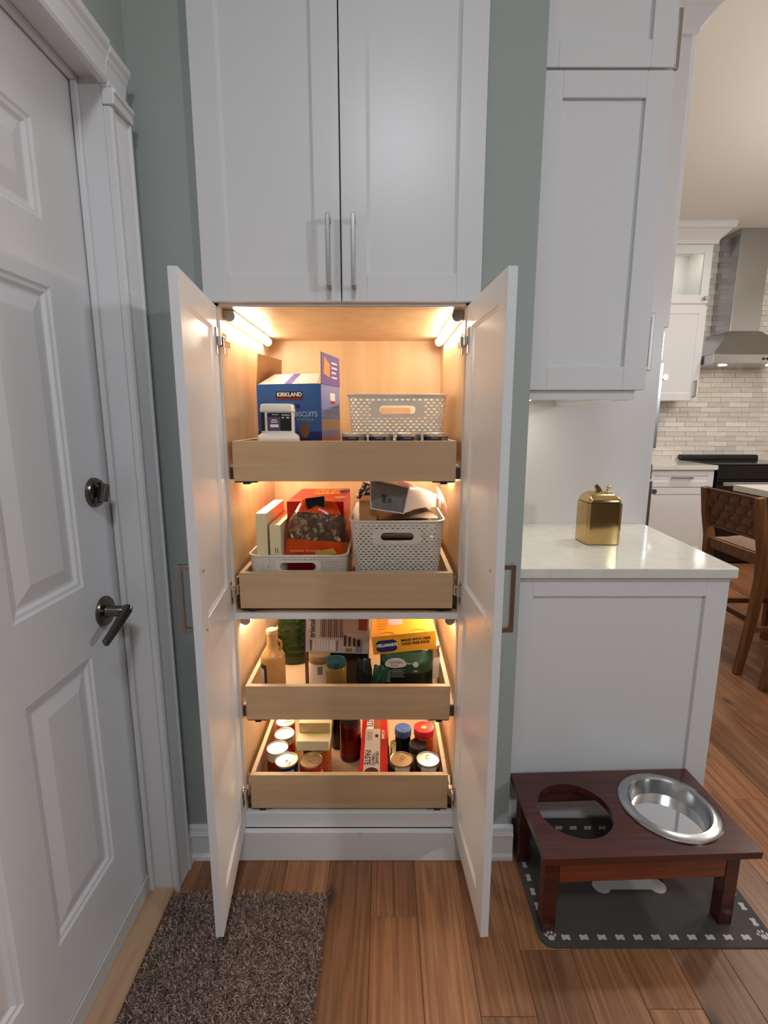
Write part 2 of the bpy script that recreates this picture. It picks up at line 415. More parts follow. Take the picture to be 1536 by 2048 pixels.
# six-panel entry door
mb = MB(); X0, X1 = XD - 0.035, XD
zr = [(0.022, 0.264), (0.797, 0.961), (1.583, 1.707), (1.885, DTOP)]
cols = [(0.535, 0.745), (0.845, 1.058)]
for a, b in ((DY0 + 0.002, 0.535), (0.745, 0.845), (1.058, DY1 - 0.002)): mb.box(X0, X1, a, b, 0.022, DTOP)
for a, b in cols:
    for z0, z1 in zr: mb.box(X0, X1, a, b, z0, z1)
door = obj('door_1', mb, DOORW, kind='structure')
zs = [0.264, 0.797, 0.961, 1.583, 1.707, 1.885]
for a, b in cols:
    for i in (0, 2, 4):
        z0, z1 = zs[i], zs[i + 1]; rings = []
        for ins, dep in ((0, 0.0), (0.005, 0.0035), (0.012, 0.0045), (0.018, 0.010), (0.024, 0.010), (0.056, 0.002)):
            rings.append([(X1 - dep, a + ins, z0 + ins), (X1 - dep, b - ins, z0 + ins), (X1 - dep, b - ins, z1 - ins), (X1 - dep, a + ins, z1 - ins)])
        mb = MB(); mb.loops(rings); mb.box(X0, X0 + 0.02, a, b, z0, z1)
        obj('door_panel', mb, DOORW, door)
box('bottom_sweep', XD + 0.001, XD + 0.006, DY0 + 0.004, DY1 - 0.01, 0.022, 0.072, mat('sweep_vinyl', (205, 203, 202), 0.5), door, 0.001)
# hardware
def discX(p, r, th, m, name, parent, prof=None):
    M = T(*p) @ RY(90)
    return obj(name, MB().lathe(prof or [(r, 0), (r, th * 0.55), (r * 0.93, th * 0.85), (r * 0.84, th)], 36, M), m, parent)
pd = onX(187, 985, XD)
db = discX(pd, 0.034, 0.012, BRONZE, 'deadbolt', door, [(0.034, 0.0005), (0.034, 0.006), (0.031, 0.011), (0.024, 0.012), (0.023, 0.007), (0.012, 0.008), (0.012, 0.016)])
mb = MB(); Mt = T(pd.x + 0.014, pd.y, pd.z) @ RX(-24)
mb.loops([[(x, y, z) for y, z in ((-0.008, -0.021), (0.008, -0.021), (0.010, 0.0), (0.006, 0.020), (-0.006, 0.020), (-0.010, 0.0))] for x in (0, 0.018)], Mt, cap0=True)
obj('thumb_turn', mb, BRONZE, db, 0.002)
ph = onX(208, 1222, XD)
ls = discX(ph, 0.036, 0.010, BRONZE, 'lever_handle', door, [(0.036, 0.0005), (0.036, 0.005), (0.033, 0.009), (0.016, 0.010), (0.0135, 0.018), (0.0135, 0.052), (0.011, 0.055)])
mb = MB()
c = ph + Vector((0.052, 0, 0.002))
mb.bar([c + Vector((0.006, 0.004, 0.006)), c + Vector((0.004, -0.045, -0.016)), c + Vector((0.0, -0.098, -0.040))], [0.024, 0.022, 0.017], [0.013, 0.012, 0.011], (0, 0.25, 1))
obj('lever', mb, BRONZE, ls, 0.003)
discX(c + Vector((0.008, 0.002, 0.004)), 0.005, 0.006, CHROME, 'lock_button', ls)
obj('threshold', MB().cbox(XD - 0.02, XL + 0.006, DY0 + 0.004, DY1 + 0.001, 0.0005, 0.021, 0.004), THRESH, label='pale oak threshold strip under the white entry door', cat='threshold')

# ------------------------------------------------------------------ built-in pantry cabinet
YF = 1.31                                                    # front of closed doors
BX0, BX1, BY1 = -0.434, 0.224, 1.90                          # carcass
IX0, IX1, IY1 = BX0 + 0.018, BX1 - 0.018, 1.885
P = thing('pantry_cabinet', 'tall white built-in pantry cabinet with two open lower doors and lit maple interior', 'cabinet', ((BX0 + BX1) / 2, 1.6, 0))
ZT = 1.605                                                   # ceiling of the lit section
ZF = [(onY(690, a, 1.335).z, onY(690, b, 1.335).z) for a, b in ((882, 963), (1146, 1217), (1373, 1440), (1551, 1617))]
ZS0, ZS1 = onY(690, 1237, 1.335).z, onY(690, 1225, 1.335).z   # fixed shelf
box('side_panel', BX0, IX0, YW + 0.004, BY1, 0.10, 2.62, MAPLE, P)
box('side_panel', IX1, BX1, YW + 0.004, BY1, 0.10, 2.62, MAPLE, P)
box('back_panel', IX0, IX1, IY1, BY1, 0.10, 2.62, MAPLE, P)
box('cabinet_top', IX0, IX1, YW + 0.004, IY1, ZT, ZT + 0.018, MAPLE, P)
box('cabinet_bottom', IX0, IX1, YW + 0.004, IY1, 0.115, 0.133, MAPLE, P)
sh = box('fixed_shelf', IX0, IX1, YW + 0.006, IY1, ZS0, ZS1, MAPLE, P)
box('shelf_edge', IX0 - 0.001, IX1 + 0.001, YW + 0.001, YW + 0.005, ZS0, ZS1, WHITE, sh)
mb = MB(); mb.box(BX0, IX0 - 0.001, YW, YW + 0.004, 0.152, ZT + 0.018); mb.box(IX1 + 0.001, BX1, YW, YW + 0.004, 0.152, ZT + 0.018)
mb.box(BX0, BX1, YW, YW + 0.004, ZT + 0.001, ZT + 0.018)
obj('edge_band', mb, WHITE, P)
box('bottom_rail', BX0, BX1, YW - 0.001, YW + 0.018, 0.10, 0.152, WHITE, P, 0.002)
tb = box('toe_board', CX0 + 0.004, CX1 - 0.004, YF, YF + 0.018, 0.001, 0.0995, WHITE, P, 0.0015)
obj('nail_hole', MB().lathe([(0.0018, 0), (0.0018, 0.0006)], 12, T(*onY(720, 1667.5, YF)) @ RX(90)), INKB, tb)
# closed upper doors
XC = -0.1047
for x0, x1, hx in ((CX0, XC - 0.0015, 655), (XC + 0.0015, CX1, 706)):
    mb = shaker(MB(), x1 - x0, 1.0, 0.019, 0.062, 0.006, T(x0, YF, 1.6125))
    d = obj('upper_door', mb, WHITE, P, 0.0012)
    a, b = onY(hx, 432, YF - 0.032), onY(hx, 568, YF - 0.032)
    pull('door_handle', d, (a.x, YF - 0.0005, b.z), (a.x, YF - 0.0005, a.z), (0, -0.032, 0))
# open lower doors; M maps local (x: hinge->outer edge, y: inner face 0 -> outer face th, z up)
def open_door(hinge, towards, side):
    L_, th = 0.331, 0.019
    t = Vector(towards).normalized(); o = Vector((-t.y * side, t.x * side, 0))   # o: outward normal
    M = Matrix.Identity(4)
    for i in range(3): M[i][0] = t[i]; M[i][1] = o[i]; M[i][2] = (0, 0, 1)[i]; M[i][3] = hinge[i]
    Hd = 1.606 - hinge[2]
    mb = shaker(MB(), L_, Hd, th, 0.057, 0.0055, M, rails=((0.805 - hinge[2], 0.89 - hinge[2]),), bot=0.078)
    d = obj('lower_door', mb, WHITE, P, 0.0012, fix=True)
    s = L_ - 0.045
    pull('door_handle', d, M @ Vector((s, th + 0.0005, 0.868 - hinge[2])), M @ Vector((s, th + 0.0005, 1.012 - hinge[2])), o * 0.032, m=NICKEL, wd=0.012)
    for zz in (0.873, 1.007):
        obj('handle_screw', MB().lathe([(0.0036, 0), (0.0034, 0.0022), (0.0018, 0.003)], 12, M @ T(s + 0.012, -0.0004, zz - hinge[2]) @ RX(90)), CHROME, d)
    for zz in (onY(440, 683, 1.32).z, onY(475, 1180, 1.33).z, onY(495, 1580, 1.33).z):    # concealed hinges
        q = zz - hinge[2]; mb = MB()
        mb.box(0.012, 0.030, -0.0035, 0.0, q - 0.032, q + 0.032, M)               # plate on the door
        mb.box(0.004, 0.026, -0.012, -0.0035, q - 0.011, q + 0.011, M)
        Mi = T(hinge[0], hinge[1], zz) if side < 0 else T(hinge[0], hinge[1], zz) @ Matrix.Scale(-1, 4, (1, 0, 0))
        mb.box(0.0045, 0.013, 0.010, 0.062, -0.009, 0.009, Mi)                     # arm on the cabinet side
        mb.box(0.003, 0.016, -0.006, 0.012, -0.013, 0.013, Mi)
        mb.box(0.0042, 0.007, 0.030, 0.050, -0.028, 0.028, Mi)
        obj('hinge', mb, CHROME, d, 0.0015, fix=True)
hl = onY(433, 613, 1.326); hr = onY(934, 611, 1.326)
open_door((hl.x - 0.001, 1.3255, 0.104), (0.112, -1, 0), -1)
open_door((hr.x + 0.001, 1.3255, 0.104), (0.066, -1, 0), 1)

# pull-out trays
DX0, DX1 = -0.4035, 0.1925
YD = 1.336
trays = []
for i, (zt, zb) in enumerate(ZF):
    mb = MB()
    mb.box(DX0, DX0 + 0.013, YD + 0.016, 1.872, zb, zt); mb.box(DX1 - 0.013, DX1, YD + 0.016, 1.872, zb, zt)
    mb.box(DX0 + 0.013, DX1 - 0.013, 1.859, 1.872, zb, zt)
    d = obj('drawer', mb, BIRCH, P, 0.0008)
    box('drawer_front', DX0, DX1, YD, YD + 0.0155, zb, zt, BIRCH, d, 0.001)
    box('drawer_bottom', DX0 + 0.0132, DX1 - 0.0132, YD + 0.0156, 1.8588, zb + 0.008, zb + 0.014, BIRCH, d)
    for xa, xb in ((IX0 + 0.0005, DX0 - 0.0005), (DX1 + 0.0005, IX1 - 0.0005)):
        box('slide', xa, xb, YD + 0.012, 1.80, zb + 0.004, zb + 0.036, SLIDE, d, 0.001)
        box('slide_ledge', xa, xb, YD + 0.014, 1.86, zb + 0.0365, zb + 0.041, BIRCH, d)
        ws = xa if xa < 0 else xb
        sg = 1 if xa < 0 else -1
        if i in (0, 2):                                           # slim light strip on the cabinet side below the slide
            mb = MB(); mb.loops([[(ws + sg * a, y, zb + b) for a, b in ((0.0002, -0.012), (0.006, -0.012), (0.009, -0.007), (0.009, 0.003), (0.0002, 0.003))] for y in (1.47, 1.80)], cap=True, cap0=True)
            obj('light_strip', mb, emis('led_strip', (255, 236, 206), 75.0), P, fix=True)
    for xc in (DX0 + 0.032, DX1 - 0.032):
        mb = MB(); mb.box(xc - 0.03, xc + 0.03, YD + 0.002, YD + 0.05, zb - 0.0035, zb - 0.0002); mb.box(xc - 0.008, xc + 0.010, YD + 0.001, YD + 0.03, zb - 0.008, zb - 0.0035)
        obj('locking_clip', mb, BLACKP, d)
    trays.append(zb + 0.014)
# light bars under the top and under the fixed shelf
LEDM = emis('led_diffuser', (255, 241, 218), 36.0)
def led(x, y0, y1, zc, side):
    n = 20; ring = lambda y, r: [(x + r * math.cos(a) * side, y, zc + r * math.sin(a)) for a in [R(90 - 180 * k / (n - 1)) - R(45) for k in range(n)]]
    mb = MB().loops([ring(y0 + 0.005, 0.0125), ring(y1 - 0.005, 0.0125)], cap=True, cap0=True, smooth=False)
    b = obj('light_bar', mb, LEDM, P, fix=True)
    mb = MB()
    q = [(x - side * 0.0135, zc + 0.0135), (x + side * 0.0105, zc + 0.0135), (x + side * 0.0105, zc + 0.0105), (x - side * 0.0105, zc - 0.0105), (x - side * 0.0135, zc - 0.0105)]
    mb.loops([[(a, y, z) for a, z in q] for y in (y0 + 0.006, y1 - 0.006)], cap=True, cap0=True)
    obj('bar_housing', mb, NICKEL, b, fix=True)
    for y in (y0, y1 - 0.005):
        mb = MB(); rr = [(x + 0.0145 * math.cos(a) * side, zc + 0.0145 * math.sin(a)) for a in [R(70 - 210 * k / 16) - R(0) for k in range(17)]] + [(x - side * 0.0135, zc - 0.0135), (x - side * 0.0135, zc + 0.0135)]
        mb.loops([[(a, yy, z) for a, z in rr] for yy in (y, y + 0.005)], cap=True, cap0=True)
        obj('end_cap', mb, NICKEL, b, fix=True)
for zc in (ZT - 0.016, ZS0 - 0.016):
    led(IX0 + 0.016, 1.36, 1.80, zc, 1); led(IX1 - 0.016, 1.36, 1.80, zc, -1)

# ------------------------------------------------------------------ counter run beside the pantry
YB = 1.385; RX0 = 0.3795; YP = 1.995
bxr = onY(1461, 1155, YB).x
B = thing('base_cabinet', 'white shaker base cabinet with recessed end panel under the quartz counter', 'cabinet', (0.69, 1.69, 0))
box('cabinet_body', RX0, bxr - 0.022, YB + 0.02, YP - 0.002, 0.09, 0.878, WHITE, B)
box('toe_kick', RX0, bxr - 0.08, YB + 0.02, YP - 0.002, 0.001, 0.0895, WHITE, B)
pl, pr, pt = onY(1066, 1193, YB).x, onY(1412, 1193, YB).x, onY(1200, 1193, YB).z
mb = MB(); zb_, zt_ = 0.001, 0.8785
mb.box(RX0, pl, YB, YB + 0.019, zb_, zt_); mb.box(pr, bxr, YB, YB + 0.019, zb_, zt_); mb.box(pl, pr, YB, YB + 0.019, pt, zt_); mb.box(pl, pr, YB, YB + 0.019, zb_, 0.12)
mb.box(pl, pr, YB + 0.009, YB + 0.019, 0.12, pt)
obj('end_panel', mb, WHITE, B, 0.001)
Mx = lambda x, y, z: T(x, y, z) @ RZ(90)                      # local front (-y) -> +X
for a, b in ((YB + 0.022, 1.686), (1.689, YP - 0.004)):
    d = obj('cabinet_door', shaker(MB(), b - a, 0.60, 0.019, 0.055, 0.006, Mx(bxr - 0.0025, a, 0.10)), WHITE, B, 0.001)
    dr = obj('cabinet_drawer', shaker(MB(), b - a, 0.16, 0.019, 0.045, 0.006, Mx(bxr - 0.0025, a, 0.71)), WHITE, B, 0.001)
    pull('drawer_pull', dr, (bxr - 0.002, (a + b) / 2 - 0.06, 0.79), (bxr - 0.002, (a + b) / 2 + 0.06, 0.79), (0.03, 0, 0))
cf, cb = onY(1482, 1137, 1.367), onY(1286, 1045, YP)
ct = [(RX0, 1.367), (cf.x - 0.006, 1.367), (cf.x, 1.373), (cf.x + 0.045, YP - 0.001), (RX0, YP - 0.001)]
obj('countertop', MB().prism(ct, 0.8795, 0.909), QUARTZ, None, 0.003, label='pale speckled quartz countertop with square edge on the white base cabinet', cat='countertop')
# wall cabinets above
uxr = onY(1290, 775, YB).x
U = thing('wall_cabinet', 'white shaker wall cabinet with shadowed end panels and light rail over the quartz counter', 'cabinet', (0.54, 1.69, onY(1100, 800, YB).z))
zb1, zs1 = onY(1180, 780, YB).z, onY(1200, 137, YB).z
box('cabinet_body', RX0, uxr - 0.026, YB + 0.02, YP - 0.001, zb1 + 0.002, 2.76, WHITE, U)
for z0, z1, (ul, ur, vt, vb) in ((zb1, zs1 - 0.003, (1126, 1293, 195, 733)), (zs1 + 0.003, 2.76, (1120, 1306, -300, 78))):
    a, b = onY(ul, vt if vt > 0 else vb, YB), onY(ur, vt if vt > 0 else vb, YB)
    t_, bt = (onY(1200, vt, YB).z if vt > 0 else 2.70), onY(1200, vb, YB).z
    mb = MB(); mb.box(RX0, a.x, YB, YB + 0.019, z0, z1); mb.box(b.x, uxr, YB, YB + 0.019, z0, z1)
    mb.box(a.x, b.x, YB, YB + 0.019, z0, bt); mb.box(a.x, b.x, YB, YB + 0.019, t_, z1); mb.box(a.x, b.x, YB + 0.009, YB + 0.019, bt, t_)
    obj('end_panel', mb, WHITE, U, 0.0015)
    for ya, yb in ((YB + 0.0205, 1.687), (1.690, YP - 0.003)):
        d = obj('cabinet_door', shaker(MB(), yb - ya, z1 - z0, 0.019, 0.055, 0.006, Mx(uxr - 0.0035, ya, z0)), WHITE, U, 0.001)
        if z0 < 2: pull('door_handle', d, (uxr - 0.003, ya + 0.03, z0 + 0.06), (uxr - 0.003, ya + 0.03, z0 + 0.20), (0.032, 0, 0), wd=0.011)
        else: pull('door_handle', d, (uxr - 0.003, ya + 0.03, z0 + 0.03), (uxr - 0.003, ya + 0.03, z0 + 0.15), (0.032, 0, 0), wd=0.011)
lr = onY(1268, 800, YB + 0.012)
mb = MB(); mb.box(RX0, lr.x, YB + 0.012, YB + 0.030, lr.z, zb1 + 0.0015); mb.box(lr.x - 0.018, lr.x, YB + 0.031, YP - 0.002, lr.z, zb1 + 0.0015)
obj('light_rail', mb, WHITE, U, 0.001)
for py_ in (1.58, 1.84):  # the rear puck is added to brighten the counter and caddy wall
    pk = obj('puck_light', MB().lathe([(0.032, 0), (0.034, 0.003), (0.034, 0.010)], 28, T(0.50, py_, zb1 - 0.009)), NICKEL, U)
    obj('puck_lens', MB().lathe([(0.026, -0.0015), (0.026, -0.0002)], 28, T(0.50, py_, zb1 - 0.009)), emis('puck_glow', (255, 240, 220), 55.0), pk)

# tall oven tower at the end of the run
TX = 1.066
TW = thing('oven_tower', 'tall white oven cabinet with crown moulding standing behind the quartz counter', 'cabinet', (0.72, 2.4, 0))
box('side_panel', RX0, TX, YP, YP + 0.02, 0.001, 2.70, WHITE, TW)
box('cabinet_body', RX0, TX - 0.004, YP + 0.0205, 2.78, 0.001, 2.70, WHITE, TW)
zo = onY(1335, 652, YP).z
for a, b in ((YP + 0.022, 2.398), (2.402, 2.778)):
    d = obj('cabinet_door', shaker(MB(), b - a, 2.615 - zo, 0.019, 0.055, 0.006, Mx(TX + 0.0280, a, zo)), WHITE, TW, 0.001)
def crown_prof(s):
    return [(0, 0), (0.012 * s, 0), (0.016 * s, 0.016 * s), (0.05 * s, 0.055 * s), (0.062 * s, 0.06 * s), (0.066 * s, 0.078 * s), (0.066 * s, 0.09 * s), (0, 0.09 * s)]
def crown(name, parent, path, z, s=1.0, m=WHITE):
    # path: xy polyline of the cabinet face, outward side on the left of travel
    pts = [Vector((x, y, 0)) for x, y in path]; rings = []
    for i, p in enumerate(pts):
        ns = []
        for a, b in ((i - 1, i), (i, i + 1)):
            if a >= 0 and b < len(pts): d = (pts[b] - pts[a]).normalized(); ns.append(Vector((-d.y, d.x, 0)))
        n = sum(ns, Vector()) / len(ns); n /= max(n.length_squared, 1e-6)
        rings.append([p + n * a + Vector((0, 0, z + h)) for a, h in crown_prof(s)])
    return obj(name, MB().loops(rings, cap=True, cap0=True), m, parent, fix=True)
crown('crown', TW, [(TX + 0.001, 2.78), (TX + 0.001, YP - 0.0005), (uxr + 0.02, YP - 0.0005)], 2.63, 1.0)
O = thing('wall_oven', 'stainless double wall oven set in the tall white tower', 'oven', (1.08, 2.4, 0.42))
ox = TX + 0.001
zz = lambda v: onY(1338, v, YP + 0.04).z
for nm, z0, z1, dep in (('control_panel', zz(720), zz(664), 0.022), ('oven_door', zz(896), zz(726), 0.030), ('trim_panel', zz(958), zz(928), 0.024), ('oven_door', 0.46, zz(962), 0.030)):
    p_ = box(nm, ox, ox + dep, YP + 0.035, 2.745, z0, z1, STEEL, O, 0.002)
    if nm == 'oven_door':
        box('door_glass', ox + dep + 0.0003, ox + dep + 0.0015, YP + 0.13, 2.65, z0 + 0.06, z1 - 0.12, BLACKG, p_)
        mb = MB(); zh = z1 - 0.05
        mb.tube([(ox + dep + 0.035, YP + 0.08, zh), (ox + dep + 0.035, 2.70, zh)], 0.011, 14)
        for y in (YP + 0.12, 2.66): mb.tube([(ox + dep, y, zh), (ox + dep + 0.035, y, zh)], 0.008, 10)
        obj('oven_handle', mb, STEEL, p_)
box('cream_strip', ox, ox + 0.018, YP + 0.035, 2.745, zz(926), zz(899), mat('cream_strip_finish', (226, 206, 170), 0.5), O, 0.001, label='cream strip between the two oven doors')  # plain cream strip set between the two oven doors
box('gap_strip', ox, ox + 0.006, YP + 0.024, YP + 0.034, 0.46, zz(664), BLACKP, O)  # black strip down the gap at the near edge of the ovens

# ------------------------------------------------------------------ kitchen beyond
# marble mosaic backsplash, tile by tile
TILES = [mat('marble_tile_%d' % i, c, 0.25, var=0.07, vscale=14) for i, c in enumerate(((232, 225, 217), (223, 216, 208), (238, 232, 225), (213, 208, 202)))]
YT = 5.147
tw, thh = 0.205, 0.046
tm = [None] * 4
for i in range(4):
    me = bpy.data.meshes.new('tile')
    b_ = MB().cbox(-tw / 2, tw / 2, -thh / 2, thh / 2, 0, 0.008, 0.0015)
    me.from_pydata([tuple(p) for p in b_.v], [], b_.f); me.materials.append(TILES[i]); tm[i] = me
nt_ = 0
for row in range(0, 42):
    z = 0.945 + row * 0.0485
    for col in range(-1, 6):
        x = 2.84 + col * 0.2085 + (row % 2) * 0.10 + (row * 37 % 7) * 0.006
        if x > 3.98 or z > 2.96: continue
        if 2.3 < z < 2.96 and x < 2.85: continue
        if 2.10 < z and 3.24 < x < 3.42: continue
        o = bpy.data.objects.new('tile', tm[random.choice((0, 0, 1, 1, 2, 3))]); COL.objects.link(o)
        o.matrix_basis = T(x, YT + 0.002, z) @ RX(90); attach(o, WK); nt_ += 1
# base cabinet with drawer
KX1 = onY(1430, 940, 4.52).x
K = thing('kitchen_base_cabinet', 'cream white base cabinet with one drawer and a door beside the black range', 'cabinet', (2.6, 4.8, 0))
box('cabinet_body', 2.2, KX1 - 0.004, 4.541, 5.145, 0.09, 0.884, WHITE, K)
box('toe_kick', 2.2, KX1 - 0.004, 4.60, 5.145, 0.001, 0.0895, WHITE, K)
zd0, zd1 = onY(1400, 974, 4.52).z, 0.881
dr = obj('drawer', shaker(MB(), KX1 - 2.404, zd1 - zd0, 0.02, 0.05, 0.006, T(2.40, 4.52, zd0)), WHITE, K, 0.001)
a, b = onY(1348, 956, 4.49), onY(1386, 956, 4.49)
pull('drawer_pull', dr, (a.x, 4.5195, a.z), (b.x, 4.5195, a.z), (0, -0.03, 0), wd=0.013)
obj('cabinet_door', shaker(MB(), KX1 - 2.404, zd0 - 0.106, 0.02, 0.06, 0.006, T(2.40, 4.52, 0.10)), WHITE, K, 0.001)
box('kitchen_countertop', 2.2, KX1 + 0.012, 4.495, 5.144, 0.885, 0.926, QUARTZ, None, 0.003, label='white counter slab on the cream base cabinet beside the range', cat='countertop')
# wall cabinet with lit glass section
YU = 4.79
ux = onY(1428, 490, YU).x
zg1, zg0, zl1, zl0 = onY(1400, 489, YU).z, onY(1400, 607, YU).z, onY(1400, 612, YU).z, onY(1400, 801, YU).z
W = thing('glass_front_cabinet', 'cream white wall cabinet with lit glass upper door beside the range hood', 'cabinet', (2.6, 5.0, zl0))
mb = MB(); mb.box(2.2, ux - 0.004, YU + 0.0205, 5.144, zl0 + 0.002, zg0); mb.box(2.2, 2.218, YU + 0.0205, 5.144, zg0, zg1); mb.box(ux - 0.022, ux - 0.004, YU + 0.0205, 5.144, zg0, zg1)
mb.box(2.218, ux - 0.022, 5.126, 5.144, zg0, zg1); mb.box(2.2, ux - 0.004, YU + 0.0205, 5.144, zg1, zg1 + 0.02)
obj('cabinet_body', mb, WHITE, W)
d = obj('cabinet_door', shaker(MB(), ux - 2.402, zl1 - zl0, 0.02, 0.065, 0.006, T(2.40, YU, zl0)), WHITE, W, 0.001)
hp0, hp1 = onY(1387, 793, YU - 0.03), onY(1393, 762, YU - 0.03)
pull('door_handle', d, (ux - 0.045, YU - 0.0005, hp0.z), (ux - 0.045, YU - 0.0005, hp1.z), (0, -0.03, 0), wd=0.014)
mb = MB(); gx0, gx1 = 2.40, ux - 0.002; st = 0.07
mb.box(gx0, gx0 + st, YU, YU + 0.02, zg0 + 0.002, zg1); mb.box(gx1 - st, gx1, YU, YU + 0.02, zg0 + 0.002, zg1)
mb.box(gx0 + st, gx1 - st, YU, YU + 0.02, zg0 + 0.002, zg0 + 0.075); mb.box(gx0 + st, gx1 - st, YU, YU + 0.02, zg1 - 0.075, zg1)
gd = obj('glass_door', mb, WHITE, W, 0.001)
box('pane', gx0 + st, gx1 - st, YU + 0.008, YU + 0.012, zg0 + 0.075, zg1 - 0.075, glass('clear_pane', (245, 248, 246), rough=0.4, alpha=0.02), gd)
obj('knob', MB().lathe([(0.006, 0), (0.006, 0.015), (0.016, 0.02), (0.018, 0.028), (0.012, 0.034)], 20, T(gx1 - 0.035, YU, zg0 + 0.04) @ RX(90)), NICKEL, gd)
obj('puck_light', MB().lathe([(0.028, 0), (0.028, 0.008)], 24, T(2.68, 4.842, zg1 - 0.0085)), emis('glass_cabinet_glow', (255, 246, 228), 90.0), W)
crown('crown', W, [(2.2, YU - 0.0005), (ux + 0.001, YU - 0.0005), (ux + 0.001, 5.10)][::-1], zg1 + 0.001, (CZ - zg1 - 0.002) / 0.09)
# crown on the wall over the backsplash, left of the hood flue
crown('trim_3', None, [(3.10, 5.135), (ux + 0.12, 5.135)], CZ - 0.161, 1.75)['kind'] = 'structure'
# range hood
hx0, hx1 = onY(1482, 470, 4.86).x, onY(1534, 492, 4.86).x + 0.03
zc0 = onY(1470, 663, 4.86).z
Hd = thing('range_hood', 'stainless steel chimney range hood with pyramid canopy on the tiled wall', 'range hood', ((hx0 + hx1) / 2, 4.9, 1.8))
box('flue', hx0, hx1, 4.86, 5.138, zc0, CZ - 0.001, STEEL, Hd, 0.004)
cxm = (hx0 + hx1) / 2
zr1, zr0 = onY(1420, 708, 4.64).z, onY(1420, 727, 4.64).z
hw = cxm - ux - 0.012
def rect(x0, x1, y0, y1, z): return [(x0, y0, z), (x1, y0, z), (x1, y1, z), (x0, y1, z)]
obj('canopy', MB().loops([rect(cxm - hw, cxm + hw, 4.64, 5.138, zr1), rect(hx0 - 0.012, hx1 + 0.012, 4.85, 5.138, zc0 - 0.0005)], cap=True, cap0=True), STEEL, Hd, 0.002)
rim = obj('canopy_rim', MB().box(cxm - hw, cxm + hw, 4.64, 5.138, zr0, zr1 - 0.0005), STEEL, Hd, 0.004)
for hxx in (-0.22, 0.22): obj('hood_lamp', MB().lathe([(0.03, -0.003), (0.035, -0.0005)], 20, T(cxm + hxx, 4.78, zr0)), emis('hood_lamp_glow', (255, 240, 220), 60.0), rim)
for k in range(3): obj('hood_button', MB().lathe([(0.011, 0), (0.010, 0.005)], 16, T(cxm + 0.05 + k * 0.035, 4.6395, (zr0 + zr1) / 2) @ RX(90)), BLACKP, rim)
# black slide-in range
RXa, RXb = KX1 + 0.016, KX1 + 0.78
G = thing('kitchen_range', 'black slide-in electric range with steel door handle under the hood', 'range', ((RXa + RXb) / 2, 4.8, 0))
box('range_body', RXa, RXb, 4.53, 5.10, 0.02, 0.905, BLACKP, G)
box('cooktop', RXa - 0.012, RXb + 0.012, 4.50, 5.10, 0.9265, 0.938, BLACKG, G, 0.004)
box('cooktop_base', RXa, RXb, 4.53, 5.10, 0.9055, 0.926, BLACKP, G)
obj('rear_vent', MB().prism([(x, z) for x, z in ((5.03, 0.9385), (5.10, 0.9385), (5.10, 0.968), (5.085, 0.985), (5.05, 0.985), (5.035, 0.97))], RXa - 0.03, RXb - 0.02, M=Matrix(((0, 0, 1, 0), (1, 0, 0, 0), (0, 1, 0, 0), (0, 0, 0, 1)))), BLACKP, G, 0.004, fix=True)
box('control_fascia', RXa, RXb, 4.505, 4.5295, 0.80, 0.924, BLACKG, G, 0.003)
od = box('oven_door', RXa, RXb, 4.50, 4.5295, 0.20, 0.795, BLACKG, G, 0.004)
mb = MB(); mb.box(RXa + 0.03, RXb - 0.03, 4.435, 4.462, 0.745, 0.782)
for x in (RXa + 0.035, RXb - 0.06): mb.box(x, x + 0.025, 4.462, 4.4998, 0.75, 0.777)
obj('oven_handle', mb, STEEL, od, 0.003)
box('warming_drawer', RXa, RXb, 4.505, 4.5295, 0.05, 0.195, BLACKG, G, 0.003)
# island
ix, iy = onZ(1473, 969, 0.915).x, onZ(1473, 969, 0.915).y
I = thing('kitchen_island', 'cream kitchen island base under a pale quartz top', 'island', (2.9, 2.4, 0))
box('island_body', ix + 0.33, ix + 0.98, 1.5, iy - 0.03, 0.09, 0.874, WHITE, I)
box('island_plinth', ix + 0.38, ix + 0.93, 1.55, iy - 0.08, 0.001, 0.0895, WHITE, I)
obj('island_end_panel', shaker(MB(), 1.60, 0.78, 0.019, 0.06, 0.006, T(ix + 0.3095, iy - 0.04, 0.09) @ RZ(-90), rails=()), WHITE, I, 0.001)
box('island_countertop', ix - 0.02, ix + 1.02, 1.4, iy, 0.875, 0.915, QUARTZ, None, 0.003, label='pale quartz island top with square edge above the woven stool', cat='countertop')
